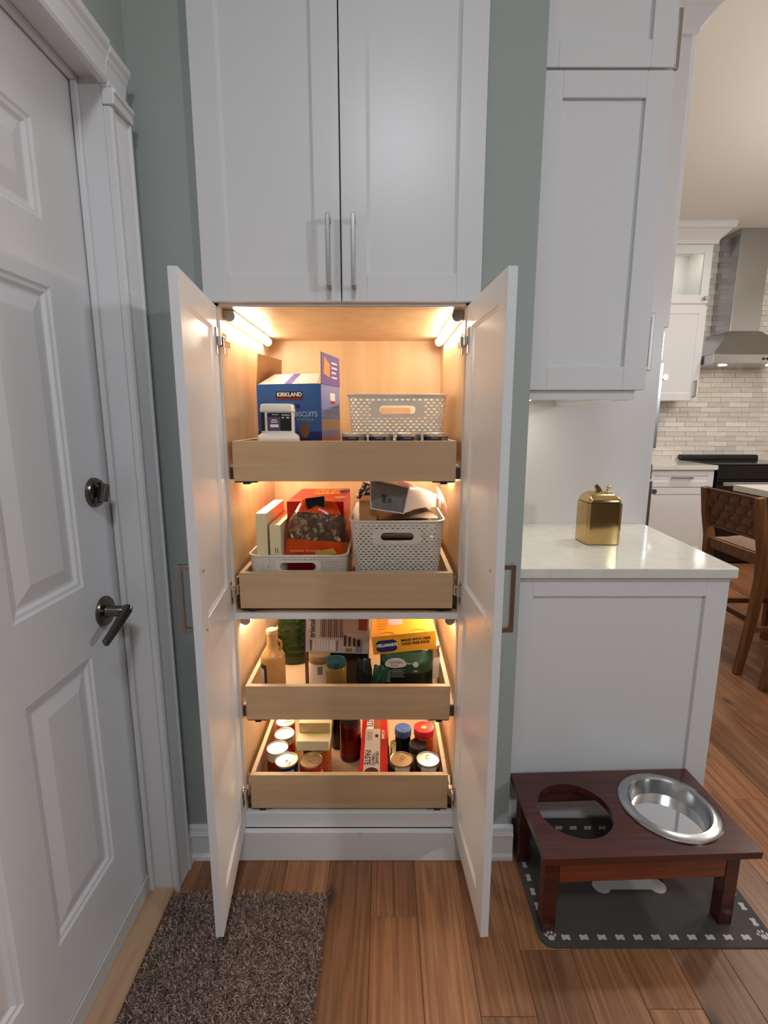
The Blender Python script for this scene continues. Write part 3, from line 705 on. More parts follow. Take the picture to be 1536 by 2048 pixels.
# counter stool with woven leather back
LEA = mat('brown_leather', (112, 70, 48), 0.42, var=0.15, vscale=40)
LEA2 = mat('brown_leather_dark', (96, 58, 40), 0.42, var=0.15, vscale=40)
CUSH = mat('tan_leather_seat', (138, 112, 92), 0.5, var=0.05, vscale=20)
def stool(loc, label):
    # local: back along y at x=0, seat towards +x; width 0.48
    x0, y0 = loc
    t = thing('counter_stool', label, 'stool', (x0 + 0.2, y0 + 0.24, 0), 'woven stools along the island')
    Wd = 0.47; V = lambda x, y, z: (x0 + x, y0 + y, z)
    for y in (0.02, Wd - 0.02):
        obj('rear_leg', MB().bar([V(-0.03, y, 0.001), V(0.01, y, 0.30), V(0.028, y, 0.52), V(0.022, y, 0.66), V(-0.008, y, 0.80), V(-0.03, y, 0.945)], [0.034, 0.044, 0.052, 0.052, 0.046, 0.04], 0.036, (1, 0, 0)), STOOLW, t, 0.004)
        obj('front_leg', MB().bar([V(0.44, y, 0.001), V(0.42, y, 0.615)], 0.038, 0.036, (1, 0, 0)), STOOLW, t, 0.004)
        box('side_rail', x0 + 0.045, x0 + 0.40, y0 + y - 0.011, y0 + y + 0.011, 0.585, 0.645, STOOLW, t, 0.003)
        box('side_stretcher', x0 + 0.02, x0 + 0.41, y0 + y - 0.010, y0 + y + 0.010, 0.235, 0.265, STOOLW, t, 0.003)
    box('rear_rail', x0 + 0.012, x0 + 0.034, y0 + 0.039, y0 + Wd - 0.039, 0.59, 0.648, STOOLW, t, 0.003)
    box('front_rail', x0 + 0.41, x0 + 0.432, y0 + 0.039, y0 + Wd - 0.039, 0.585, 0.645, STOOLW, t, 0.003)
    box('rear_stretcher', x0 - 0.01, x0 + 0.012, y0 + 0.039, y0 + Wd - 0.039, 0.285, 0.315, CHERRY, t, 0.003)
    box('front_stretcher', x0 + 0.42, x0 + 0.444, y0 + 0.039, y0 + Wd - 0.039, 0.20, 0.23, STOOLW, t, 0.003)
    mb = MB(); n, m_ = 12, 10; g = []
    for j in range(m_ + 1):
        for i in range(n + 1):
            u, v = i / n, j / m_
            e = (1 - abs(2 * u - 1) ** 4) * (1 - abs(2 * v - 1) ** 4)
            g.append(V(0.045 + 0.38 * u, 0.045 + (Wd - 0.09) * v, 0.648 + 0.035 * e))
    mb.add(g, [(j * (n + 1) + i, j * (n + 1) + i + 1, (j + 1) * (n + 1) + i + 1, (j + 1) * (n + 1) + i) for j in range(m_) for i in range(n)], True)
    obj('seat', mb, CUSH, t)
    # weave: wide bands across, uprights over and under
    za, zb = 0.735, 0.935
    xz = lambda z: 0.012 - 0.038 * max(0, (z - 0.70)) / 0.22
    nh, nv = 4, 9
    for k in range(nh):
        z0 = za + (zb - za) * k / nh + 0.003; z1 = za + (zb - za) * (k + 1) / nh - 0.003
        zm = (z0 + z1) / 2; pts = []
        for i in range(nv * 4 + 1):
            y = 0.04 + (Wd - 0.08) * i / (nv * 4)
            a = math.sin(math.pi * (y - 0.04) / ((Wd - 0.08) / nv) + math.pi / 2 + (k % 2) * math.pi)
            pts.append(V(xz(zm) + 0.004 * a, y, zm))
        obj('leather_band', MB().bar(pts, z1 - z0, 0.003, (0, 0, 1)), LEA, t)
    for k in range(nv):
        y = 0.04 + (Wd - 0.08) * (k + 0.5) / nv; pts = []
        for i in range(nh * 4 + 1):
            z = za - 0.004 + (zb - za + 0.008) * i / (nh * 4)
            a = math.sin(math.pi * (i / 4) + math.pi / 2 + (k % 2) * math.pi)
            pts.append(V(xz(z) - 0.004 * a + 0.0, y, z))
        obj('leather_strap', MB().bar(pts, (Wd - 0.08) / nv - 0.004, 0.003, (0, 1, 0)), LEA2, t)
    for z in (0.725, 0.938): obj('back_rod', MB().tube([V(xz(z), 0.04, z), V(xz(z), Wd - 0.04, z)], 0.007, 8), LEA, t)
    return t
sp = onZ(1478, 1348, 0.001)
stool((sp.x + 0.02, sp.y - 0.015), 'wooden counter stool with woven leather back standing beside the white base cabinet')
stool((sp.x + 0.035, sp.y - 0.61), 'wooden counter stool further along the island, only its rear leg and rail showing')

# ------------------------------------------------------------------ dog feeder, mat, rug
MATG = mat('grey_rubber_mat', (72, 67, 64), 0.75, bump=0.3, bscale=500)
MATP = mat('light_grey_print', (188, 184, 180), 0.8)
mx0, mx1, my0, my1 = 0.402, 1.012, 1.052, 1.372
def rrect(x0, x1, y0, y1, r, n=8):
    pts = []
    for cx, cy, a0 in ((x1 - r, y0 + r, -90), (x1 - r, y1 - r, 0), (x0 + r, y1 - r, 90), (x0 + r, y0 + r, 180)):
        pts += [(cx + r * math.cos(R(a0 + 90 * k / n)), cy + r * math.sin(R(a0 + 90 * k / n))) for k in range(n + 1)]
    return pts
matb = MB(); fr_ = rrect(mx0, mx1, my0, 1.355, 0.035)
matb.prism([(mx1, 1.355), (mx0, 1.355)] + [p for p in fr_ if p[1] < 1.2 and p[0] < 0.7] + [p for p in fr_ if p[1] < 1.2 and p[0] > 0.7], 0.0004, 0.0035)
cur = [(1.355 + 0.02 * math.sin(R(a)), 0.0204 - 0.02 * math.cos(R(a)), 1.355 + 0.0169 * math.sin(R(a)), 0.0204 - 0.0169 * math.cos(R(a))) for a in range(0, 91, 15)] + [(1.3755, 0.092, 1.3724, 0.092)]
matb.loops([[(x, y0_, z0_) for y0_, z0_, _, _ in cur] + [(x, y1_, z1_) for _, _, y1_, z1_ in cur[::-1]] for x in (mx0, mx1)], cap=True, cap0=True)
feed_mat = obj('pet_mat', matb, MATG, None, 0.0, fix=True, label='dark grey pet feeding mat with pale bone and paw print border', cat='mat')
def bone_poly(L, r):
    pts = []; h = L / 2
    for cx, cy, a0, a1 in ((h, -r * 0.75, -150, 60), (h, r * 0.75, -60, 150), (-h, r * 0.75, 30, 240), (-h, -r * 0.75, 120, 330)):
        for k in range(9):
            a = R(a0 + (a1 - a0) * k / 8); pts.append((cx + r * math.cos(a), cy + r * math.sin(a)))
    return pts
def print_bone(x, y, L, r, rot, name='bone_print'):
    obj(name, MB().prism(bone_poly(L, r), 0.0036, 0.0039, T(x, y, 0) @ RZ(rot)), MATP, feed_mat)
for k in range(11): print_bone(0.472 + k * 0.0468, my0 + 0.026, 0.014, 0.0042, 0)
for k in range(12): obj('bone_print', MB().prism(bone_poly(0.014, 0.0042), 0, 0.0003, T(0.46 + k * 0.0455, 1.3715, 0.060) @ FRONT), MATP, feed_mat)
for k in range(5): print_bone(mx0 + 0.022, 1.118 + k * 0.044, 0.014, 0.0042, 90); print_bone(mx1 - 0.022, 1.118 + k * 0.044, 0.014, 0.0042, 90)
print_bone(0.706, 1.245, 0.16, 0.026, 0)
for x, y in ((0.434, my0 + 0.028), (mx1 - 0.024, my0 + 0.030)):
    mb = MB(); M = T(x, y, 0)
    mb.prism([(0.0085 * math.cos(R(a)), -0.004 + (0.0075 if 0 <= a < 180 else 0.006) * math.sin(R(a))) for a in range(0, 360, 24)], 0.0036, 0.0039, M)
    for tx, ty, ta in ((-0.0115, 0.0035, 25), (-0.0045, 0.0105, 8), (0.0045, 0.0105, -8), (0.0115, 0.0035, -25)):
        Mt = M @ T(tx, ty, 0) @ RZ(ta); mb.prism([(0.003 * math.cos(R(a)), 0.0045 * math.sin(R(a))) for a in range(0, 360, 30)], 0.0036, 0.0039, Mt)
    obj('paw_print', mb, MATP, feed_mat)
# stand
MS = T(0.664, 1.213, 0) @ RZ(2.2)
FS = thing('pet_feeder_stand', 'dark cherry wood raised pet feeder with an empty left hole on the grey mat', 'feeder', (0.664, 1.213, 0.0036))
ztop = 0.266
def holed_plate(x0, x1, y0, y1, holes, z0, z1, M):
    # plate split into one cell per hole: ring from the rectangle to the circle
    mb = MB(); xs = [x0] + [(holes[i][0] + holes[i][2] + holes[i + 1][0] - holes[i + 1][2]) / 2 for i in range(len(holes) - 1)] + [x1]; n = 48
    for (cx, cy, r), a, b in zip(holes, xs[:-1], xs[1:]):
        outer, inner = [], []
        for k in range(n):
            an = 2 * math.pi * (k + 0.5) / n; c, s_ = math.cos(an), math.sin(an)
            inner.append((cx + r * c, cy + r * s_))
            t = min(((b - cx) / c if c > 0 else (a - cx) / c) if abs(c) > 1e-6 else 9, ((y1 - cy) / s_ if s_ > 0 else (y0 - cy) / s_) if abs(s_) > 1e-6 else 9)
            outer.append((cx + t * c, cy + t * s_))
        # put the true corners in
        for qx, qy in ((a, y0), (b, y0), (b, y1), (a, y1)):
            j = min(range(n), key=lambda k: (outer[k][0] - qx) ** 2 + (outer[k][1] - qy) ** 2); outer[j] = (qx, qy)
        mb.loops([[(x, y, z0) for x, y in inner], [(x, y, z0) for x, y in outer], [(x, y, z1) for x, y in outer], [(x, y, z1) for x, y in inner], [(x, y, z0) for x, y in inner]], M, cap=False)
    return mb
hl_ = (-0.138, 0.003, 0.099); hr_ = (0.128, 0.003, 0.109)
obj('top_board', holed_plate(-0.274, 0.274, -0.152, 0.152, (hl_, hr_), ztop - 0.019, ztop, MS), CHERRY, FS, 0.0, fix=True)
for sx in (-1, 1):
    for sy in (-1, 1):
        ly = 0.115 if sy > 0 else -0.094
        obj('leg', MB().box(sx * 0.238 - 0.018, sx * 0.238 + 0.018, ly - 0.018, ly + 0.018, 0.004, ztop - 0.0195, MS), CHERRY, FS, 0.002)
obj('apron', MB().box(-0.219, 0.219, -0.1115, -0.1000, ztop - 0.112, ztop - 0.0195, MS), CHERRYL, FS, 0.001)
obj('apron', MB().box(-0.219, 0.219, 0.109, 0.127, ztop - 0.066, ztop - 0.0195, MS), CHERRY, FS, 0.001)
for sx in (-1, 1): obj('side_apron', MB().box(sx * 0.238 - 0.009, sx * 0.238 + 0.009, -0.0755, 0.0965, ztop - 0.066, ztop - 0.0195, MS), CHERRY, FS, 0.001)
pb = MS @ Vector((hr_[0], hr_[1], ztop))
BW = thing('pet_bowl', 'stainless steel pet bowl of water set in the cherry feeder stand', 'bowl', (pb.x, pb.y, ztop - 0.07))
prof = [(0.0, -0.068), (0.078, -0.068), (0.090, -0.062), (0.1015, -0.004), (0.106, 0.0045), (0.124, 0.0025), (0.1285, 0.0005), (0.1285, 0.004), (0.123, 0.0085), (0.105, 0.0105), (0.100, 0.006), (0.0995, -0.002), (0.0885, -0.058), (0.076, -0.0655), (0.0, -0.0655)]
obj('bowl_shell', MB().lathe(prof, 64, T(pb.x, pb.y, ztop), cap0=False, cap1=False), STEEL, BW)
obj('water', MB().lathe([(0.0, -0.034), (0.0925, -0.034)], 64, T(pb.x, pb.y, ztop), cap0=False, cap1=False), mat('water', (250, 252, 252), 0.01, trans=1.0, ior=1.33), BW)

RUGM = mat('rug_base', (70, 56, 50), 0.95)
rx0, rx1, ry0, ry1 = -0.583, -0.160, 0.42, 1.188
rug = obj('shag_rug', MB().box(rx0 + 0.004, rx1 - 0.004, ry0, ry1 - 0.004, 0.0005, 0.006), RUGM, None, 0.002, label='mottled brown grey shag doormat beside the white entry door', cat='rug')
def pile(n):
    g = np.random.default_rng(3)
    x = g.uniform(rx0, rx1, n); y = g.uniform(ry0, ry1, n)
    an = g.uniform(0, 2 * np.pi, n); ln = g.uniform(0.006, 0.016, n); h = g.uniform(0.010, 0.019, n)
    dx, dy = np.cos(an) * ln, np.sin(an) * ln - 0.003; wx, wy = -np.sin(an) * 0.0012, np.cos(an) * 0.0012
    z0 = np.full(n, 0.005)
    V = np.stack([np.stack([x - wx, y - wy, z0], 1), np.stack([x + wx, y + wy, z0], 1),
                  np.stack([x + dx * .45 + wx, y + dy * .45 + wy, z0 + h * .75], 1), np.stack([x + dx * .45 - wx, y + dy * .45 - wy, z0 + h * .75], 1),
                  np.stack([x + dx + wx * .5, y + dy + wy * .5, z0 + h], 1), np.stack([x + dx - wx * .5, y + dy - wy * .5, z0 + h], 1)], 1).reshape(-1, 3)
    b = np.arange(n)[:, None] * 6
    Fq = np.concatenate([b + np.array([[0, 1, 2, 3]]), b + np.array([[3, 2, 4, 5]])], 0)
    me = bpy.data.meshes.new('pile'); me.from_pydata(V.tolist(), [], Fq.tolist()); return me
m = bpy.data.materials.new('rug_pile'); m.use_nodes = True; nt = m.node_tree; b_ = nt.nodes['Principled BSDF']; b_.inputs['Roughness'].default_value = 0.9
ge = nt.nodes.new('ShaderNodeNewGeometry'); rp = nt.nodes.new('ShaderNodeValToRGB'); e = rp.color_ramp.elements
e[0].color = lin((76, 58, 50)); e[1].color = lin((190, 166, 150)); e[1].position = 0.95; k_ = e.new(0.5); k_.color = lin((130, 104, 92))
nt.links.new(ge.outputs['Random Per Island'], rp.inputs['Fac']); nt.links.new(rp.outputs['Color'], b_.inputs['Base Color'])
me = pile(52000); me.materials.append(m)
po = bpy.data.objects.new('pile', me); COL.objects.link(po); attach(po, rug); po['kind'] = 'stuff'

# ------------------------------------------------------------------ brass box on the counter
zc = 0.9093
pf = onZ(1172, 1091, zc); MBx = T(pf.x, pf.y, zc) @ RZ(1.5)
BX = thing('brass_tea_caddy', 'polished brass square caddy with domed lid and ball knobs on the quartz counter', 'caddy', (pf.x + 0.06, pf.y + 0.05, zc))
bw, bd, bh = 0.118, 0.105, 0.142
rr = [(x, y) for x, y in rrect(0, bw, 0, bd, 0.014, 6)]
rr2 = [(x, y) for x, y in rrect(0.004, bw - 0.004, 0.004, bd - 0.004, 0.011, 6)]
mb = MB(); mb.loops([[(x, y, 0) for x, y in rr2], [(x, y, 0.003) for x, y in rr], [(x, y, bh) for x, y in rr]], MBx, cap=True, cap0=True, smooth=True)
obj('caddy_body', mb, BRASS, BX)
mb = MB(); rings = []
for i in range(9):
    a = R(90 * i / 8); k = 0.30 + 0.70 * math.cos(a); zz_ = bh + 0.0015 + 0.033 * math.sin(a)
    rings.append([(bw / 2 + (x - bw / 2) * k * 0.95, bd / 2 + (y - bd / 2) * k * 0.95, zz_) for x, y in rr])
mb.loops(rings, MBx, cap=True, smooth=True)
lid = obj('lid', mb, BRASS, BX)
mb = MB(); zt = bh + 0.032
mb.bar([MBx @ Vector(p) for p in ((bw / 2 - 0.006, bd / 2, zt), (bw / 2 - 0.010, bd / 2, zt + 0.014), (bw / 2 - 0.019, bd / 2, zt + 0.026))], [0.024, 0.016, 0.012], [0.012, 0.009, 0.007], (1, 0, 0))
obj('finial', mb, BRASS, lid, 0.002)
def ball(mb, c, r, n=14): return mb.lathe([(max(r * math.cos(R(a)), 1e-4), r * math.sin(R(a))) for a in range(-90, 91, 15)], n, T(*c), cap0=False, cap1=False)
mb = MB()
for dx, dz, r in ((0.013, 0.001, 0.0075), (0.016, 0.012, 0.005), (0.018, 0.019, 0.0075), (0.006, -0.002, 0.006)): ball(mb, MBx @ Vector((bw / 2 + dx, bd / 2 - 0.02, zt + dz)), r)
obj('bead_latch', mb, BRASS, lid)
for zk in (0.070, 0.088):
    mb = MB(); ball(mb, MBx @ Vector((bw + 0.007, bd / 2 - 0.01, zk)), 0.0075); ball(mb, MBx @ Vector((bw + 0.001, bd / 2 - 0.01, zk)), 0.005)
    obj('ball_knob', mb, BRASS, BX)

# ------------------------------------------------------------------ pantry contents: builders
def basket(name, label, x0, x1, y0, y1, z0, z1, m, taper=0.012, cell=0.0150, hole=0.40, slot=None, rim=0.004, flat=False, **kw):
    t = thing(name, label, 'basket', ((x0 + x1) / 2, (y0 + y1) / 2, z0), **kw)
    rc = 0.03; w_, d_ = x1 - x0, y1 - y0
    segs = [w_ - 2 * rc, math.pi * rc / 2, d_ - 2 * rc, math.pi * rc / 2, w_ - 2 * rc, math.pi * rc / 2, d_ - 2 * rc, math.pi * rc / 2]
    Ptot = sum(segs)
    def path(s, ins):                                       # s in metres along the top rim, ins = inward offset
        s %= Ptot; i = 0
        while s > segs[i] and i < 7: s -= segs[i]; i += 1
        r = max(rc - ins, 0.004); cs = ((x0 + rc, y0 + rc), (x1 - rc, y0 + rc), (x1 - rc, y1 - rc), (x0 + rc, y1 - rc))
        off = ins + r - rc
        if i == 0: return (x0 + rc + s, y0 + ins)
        if i == 2: return (x1 - ins, y0 + rc + s)
        if i == 4: return (x1 - rc - s, y1 - ins)
        if i == 6: return (x0 + ins, y1 - rc - s)
        c = cs[{1: 1, 3: 2, 5: 3, 7: 0}[i]]; a = {1: -90, 3: 0, 5: 90, 7: 180}[i] + 90 * s / segs[i]
        rr_ = rc - ins if rc > ins else 0.001
        return (c[0] + rr_ * math.cos(R(a)), c[1] + rr_ * math.sin(R(a)))
    def pt(s, z, o=0.0):
        f = (z1 - z) / (z1 - z0); x, y = path(s, taper * f - o); return (x, y, z)
    zlo, zhi = z0 + 0.012, z1 - 0.012
    nr = max(2, round((zhi - zlo) / (cell * 0.5))); nc = round(Ptot / cell); ch = (zhi - zlo) / nr; cw = Ptot / nc
    mb = MB(); sl = []
    if slot:
        for s_c in (segs[0] / 2, segs[0] + segs[1] + segs[2] + segs[3] + segs[4] / 2): sl.append((s_c - slot[0] / 2, s_c + slot[0] / 2, slot[1], slot[2]))
    offs = ((-.5, -.5), (0, -.5), (.5, -.5), (.5, 0), (.5, .5), (0, .5), (-.5, .5), (-.5, 0))
    for j in range(nr):
        for i in range(nc):
            s, z = (i + 0.5 + 0.5 * (j % 2)) * cw, zlo + (j + 0.5) * ch
            if any(a - cw * 0.7 < s < b + cw * 0.7 and c_ - ch * 0.7 < z < d2 + ch * 0.7 for a, b, c_, d2 in sl): continue
            o_ = [pt(s + a * cw, z + b * ch) for a, b in offs]
            q = hole
            i_ = [pt(s + a * cw, z + b * ch) for a, b in ((-q * .5, -q * .5), (0, -q * .95), (q * .5, -q * .5), (q, 0), (q * .5, q * .5), (0, q * .95), (-q * .5, q * .5), (-q, 0))] if not flat else \
                 [pt(s + a * 2 * q * cw * 0.8, z + b * 2 * q * ch * 0.8) for a, b in offs]
            mb.loops([o_, i_], cap=False)
    sid = obj('basket_wall', mb, m, t); so = sid.modifiers.new('solid', 'SOLIDIFY'); so.thickness = 0.0022; so.offset = 0
    for a, b, c_, d2 in sl:                                   # slotted hand grip plate
        mb = MB(); n = 40; inner, outer = [], []
        sm, zm = (a + b) / 2, (c_ + d2) / 2; hw_, hh = (b - a) / 2, (d2 - c_) / 2; rr_ = hh * 0.95
        for k in range(n):
            an = 2 * math.pi * (k + 0.5) / n; c, s_ = math.cos(an), math.sin(an)
            px = (hw_ - rr_) * (1 if c > 0 else -1) + rr_ * c; py = rr_ * s_
            inner.append((px, py)); outer.append((px + 1.5 * cw * (1 if c > 0 else -1) * min(1, abs(c) * 2.2), py + 1.4 * ch * (1 if s_ > 0 else -1) * min(1, abs(s_) * 2.2)))
        L = [[pt(sm + x, zm + y, o) for x, y in P_] for P_, o in ((inner, -0.002), (outer, -0.002), (outer, 0.002), (inner, 0.002), (inner, -0.002))]
        mb.loops(L, cap=False); obj('hand_grip', mb, m, t, fix=True)
    ss = [Ptot * k / 96 for k in range(96)]
    mb = MB(); mb.loops([[pt(s, zhi - 0.001, o) for s in ss] if zz == 0 else [pt(s, zz, o) for s in ss] for o, zz in ((0.0012, zhi - 0.001), (0.0012, z1 - 0.006), (rim, z1 - 0.005), (rim, z1 - 0.0005), (rim * 0.6, z1), (-0.0012, z1), (-0.0012, zhi - 0.001), (0.0012, zhi - 0.001))], cap=False, smooth=False)
    obj('rim', mb, m, t, fix=True)
    mb = MB(); mb.loops([[pt(s, zz, o) for s in ss] for o, zz in ((0.0012, zlo + 0.001), (0.0012, z0 + 0.004), (-0.004, z0), (-0.006, z0 + 0.003), (-0.0012, zlo + 0.001))], cap=False)
    mb.add([pt(s, z0 + 0.002, -0.003) for s in ss], [tuple(range(96))])
    obj('basket_floor', mb, m, t, fix=True)
    return t

def can(label, x, y, z0, r, h, lm, lid_m=TINLID, group='food cans', band=None, rot=30, tab=True, txt=None, inset=0.0):
    t = thing('food_can', label, 'can', (x, y, z0), group)
    M = T(x, y, z0)
    obj('can_body', MB().lathe([(r * 0.96, 0.0), (r, 0.002), (r, 0.005), (r * 0.975, 0.007), (r * 0.975, h - 0.006), (r, h - 0.004), (r, h - 0.0012), (r * 0.985, h), (r * 0.955, h - 0.0008), (r * 0.945, h - 0.0045)], 40, M), lid_m, t)
    lb = obj('label_wrap', MB().lathe([(r * 0.98, 0.0075), (r * 0.98, h - 0.0075 - inset)], 40, M, cap0=False, cap1=False), lm, t)
    obj('can_lid', MB().lathe([(r * 0.94, h - 0.0042), (r * 0.80, h - 0.0042), (r * 0.77, h - 0.0055), (r * 0.58, h - 0.0055), (r * 0.56, h - 0.0046), (r * 0.36, h - 0.0046), (r * 0.34, h - 0.0052), (0.0005, h - 0.0052)], 40, M, cap0=False, cap1=True), lid_m, t)
    if band: obj('label_band', MB().lathe([(r * 0.986, band[0] * h), (r * 0.986, band[1] * h)], 40, M, cap0=False, cap1=False), band[2], lb)
    if tab:
        c = math.cos(R(rot)); s_ = math.sin(R(rot)); pts = []
        for k in range(17):
            a = 2 * math.pi * k / 16; u, v = 0.30 * r + 0.26 * r * math.cos(a), 0.20 * r * math.sin(a); pts.append((x + u * c - v * s_, y + u * s_ + v * c, z0 + h - 0.0018))
        mb = MB().tube(pts, 0.0013, 6, cap=False); mb.bar([(x + 0.10 * r * c, y + 0.10 * r * s_, z0 + h - 0.003), (x - 0.2 * r * c, y - 0.2 * r * s_, z0 + h - 0.003)], 0.005, 0.0012, (-s_, c, 0))
        obj('pull_tab', mb, lid_m, t)
    return t, lb

def wrap_text(body, size, m, parent, x, y, r, z, ang0=-90, bold=0.0):
    # letters bent round a vertical cylinder, centred on angle ang0
    cu = bpy.data.curves.new('t', 'FONT'); cu.body = body; cu.size = size; cu.align_x = 'CENTER'; cu.offset = bold; cu.resolution_u = 2
    to = bpy.data.objects.new('t', cu); COL.objects.link(to)
    me = bpy.data.meshes.new_from_object(to.evaluated_get(bpy.context.evaluated_depsgraph_get())); bpy.data.objects.remove(to)
    vs = [(x + r * math.cos(R(ang0) + v.co.x / r), y + r * math.sin(R(ang0) + v.co.x / r), z + v.co.y) for v in me.vertices]
    mb = MB().add(vs, [tuple(p.vertices) for p in me.polygons]); bpy.data.meshes.remove(me)
    return obj('lettering', mb, m, parent)

def carton(name, label, M, w_, d_, h, m, cat='box', bevel=0.0008, **kw):
    # box with local origin at front-left-bottom, front facing local -y
    return obj(name, MB().box(0, w_, 0, d_, 0, h), m, None, bevel, label=label, cat=cat, M=M, **kw)
def decal(parent, M, x0, x1, z0, z1, m, y=-0.0004, name='print_panel'):
    return obj(name, MB().add([(x0, y, z0), (x1, y, z0), (x1, y, z1), (x0, y, z1)], [(0, 1, 2, 3)]), m, parent, M=M)
def front_text(body, size, m, parent, M, x, z, y=-0.0007, **kw):
    return text(body, size, m, parent, M @ T(x, y, z) @ FRONT, **kw)

def pillow(w_, h, d, t0, t1, M, wf=lambda t: 1.0, df=None, nx=16, nt=14, amp=0.0, seed=0, o=0.0):
    # bag slice between heights t0..t1 (fractions); front faces local -y
    df = df or (lambda t: math.sin(math.pi * min(max(t, 0.0), 1.0)) ** 0.5)
    g = random.Random(seed); ph = [g.uniform(0, 6.28) for _ in range(6)]
    def P_(u, t, sgn):
        e = max(0.0, 1 - abs(2 * u - 1) ** 3.0)
        n = amp * (math.sin(9 * u + 7 * t + ph[0]) + 0.7 * math.sin(17 * u - 11 * t + ph[1]) + 0.5 * math.sin(5 * u + 23 * t + ph[2]))
        return ((u - 0.5) * w_ * wf(t) + 0.4 * n, sgn * (d / 2 * df(t) * e ** 0.6 + o) + n * e, t * h + 0.3 * n)
    mb = MB()
    for sgn in (-1, 1):
        vs = [P_(i / nx, t0 + (t1 - t0) * j / nt, sgn) for j in range(nt + 1) for i in range(nx + 1)]
        fs = [(j * (nx + 1) + i, j * (nx + 1) + i + 1, (j + 1) * (nx + 1) + i + 1, (j + 1) * (nx + 1) + i) for j in range(nt) for i in range(nx)]
        mb.add(vs, fs if sgn < 0 else [f[::-1] for f in fs], True, M)
    return mb, P_

def jar(label, x, y, z0, r, h, body_m, lid_m, lid_h=0.016, neck=0.9, cat='jar', name='jar', lab=None, squash=None, group=None):
    t = thing(name, label, cat, (x, y, z0), group); M = T(x, y, z0)
    hb = h - lid_h
    obj('jar_body', MB().lathe([(r * 0.9, 0), (r, 0.004), (r, hb - 0.014), (r * 0.97, hb - 0.006), (r * neck, hb - 0.001)], 36, M, squash=squash), body_m, t)
    rl = r * neck + 0.003
    obj('jar_lid', MB().lathe([(rl, hb), (rl, h - 0.0025), (rl * 0.96, h), (rl * 0.80, h), (rl * 0.77, h - 0.0012), (0.0005, h - 0.0012)], 36, M), lid_m, t)
    if lab: obj('jar_label', MB().lathe([(r * 1.006, lab[0] * hb), (r * 1.006, lab[1] * hb)], 36, M, cap0=False, cap1=False, squash=squash), lab[2], t)
    return t
C = lambda n, c, r=0.45, **k: mat(n, c, r, **k)
NAVY = C('navy_label', (30, 34, 66), 0.4); PURPLE = C('purple_print', (104, 88, 160), 0.5); REDL = C('red_label', (176, 34, 28), 0.4)
CREAM = C('cream_carton', (226, 214, 170), 0.55)
GREYW = C('pale_grey_print', (196, 190, 184), 0.6); BROWNL = C('brown_print', (96, 44, 30), 0.5)

# ------------------------------------------------------------------ top tray
z1_ = trays[0] + 0.0005
# blue biscuit carton, flaps up
BLUE = C('blue_carton', (44, 88, 152), 0.4); NAVYB = C('navy_carton_base', (26, 38, 98), 0.4); LBLUE = C('pale_blue_carton', (126, 140, 196), 0.4)
W_, D_, Hh = 0.198, 0.18, 0.250
MBI = T(-0.3735, 1.506, z1_) @ RZ(-12)
bb = thing('biscuit_carton', 'tall blue dog biscuit carton with open flaps and kraft inside in the top tray', 'box', (MBI @ Vector((W_ / 2, D_ / 2, 0))))
mb = MB(); th = 0.002
mb.box(0, W_, 0, th, 0, Hh, MBI); mb.box(0, th, th, D_ - th, 0, Hh, MBI); mb.box(W_ - th, W_, th, D_ - th, 0, Hh, MBI); mb.box(0, W_, D_ - th, D_, 0, Hh, MBI); mb.box(th, W_ - th, th, D_ - th, 0, th, MBI)
body = obj('carton_body', mb, BLUE, bb)
decal(body, MBI, 0.0, W_, 0.0, 0.115, NAVYB)
decal(body, MBI, 0.06, 0.142, 0.205, 0.229, C('dark_plaque', (16, 18, 30)), -0.0006)
decal(body, MBI, 0.06, 0.142, 0.205, 0.2125, C('plaque_red', (110, 30, 34)), -0.0008)
front_text('KIRKLAND', 0.0155, INKW, body, MBI, 0.0635, 0.2155, -0.001, bold=0.0005, sx=1.02)
decal(body, MBI, 0.072, 0.132, 0.182, 0.194, NAVYB, -0.0006)
front_text('PREMIERA', 0.0095, C('tan_ink', (176, 150, 130)), body, MBI, 0.0755, 0.1845, -0.0009, sx=1.05)
front_text('ADULT DOG BISCUITS', 0.0205, C('pale_ink', (196, 208, 226)), body, MBI, 0.008, 0.158, -0.0009, sx=0.86)
front_text('FORMULA', 0.010, C('lime_ink', (150, 176, 70)), body, MBI, 0.122, 0.146, -0.0009, sx=1.15)
mb = MB().prism([(0.146 + 0.015 * math.cos(R(a)), 0.118 + 0.022 * math.sin(R(a))) for a in range(0, 360, 20)], 0, 0.0004, MBI @ T(0, -0.0006, 0) @ FRONT)
obj('biscuit_print', mb, C('biscuit_brown', (120, 78, 50)), body)
MR = MBI @ T(W_, 0, 0) @ RZ(90)                              # right side panel
decal(body, MR, 0, D_, 0.10, Hh, LBLUE); decal(body, MR, 0, D_, 0, 0.10, C('photo_brown', (168, 112, 84)), -0.0003)
decal(body, MR, 0, D_, 0.118, 0.15, C('photo_tan', (188, 164, 130)), -0.0006)
decal(body, MR, 0.082, 0.130, 0.205, 0.228, INKW, -0.0006); decal(body, MR, 0.082, 0.130, 0.196, 0.2045, REDL, -0.0006)
front_text('ADULT DOG BISCUITS', 0.036, C('pale_ink', (196, 208, 226)), body, MR, 0.012, 0.158, -0.0009, sx=0.44)
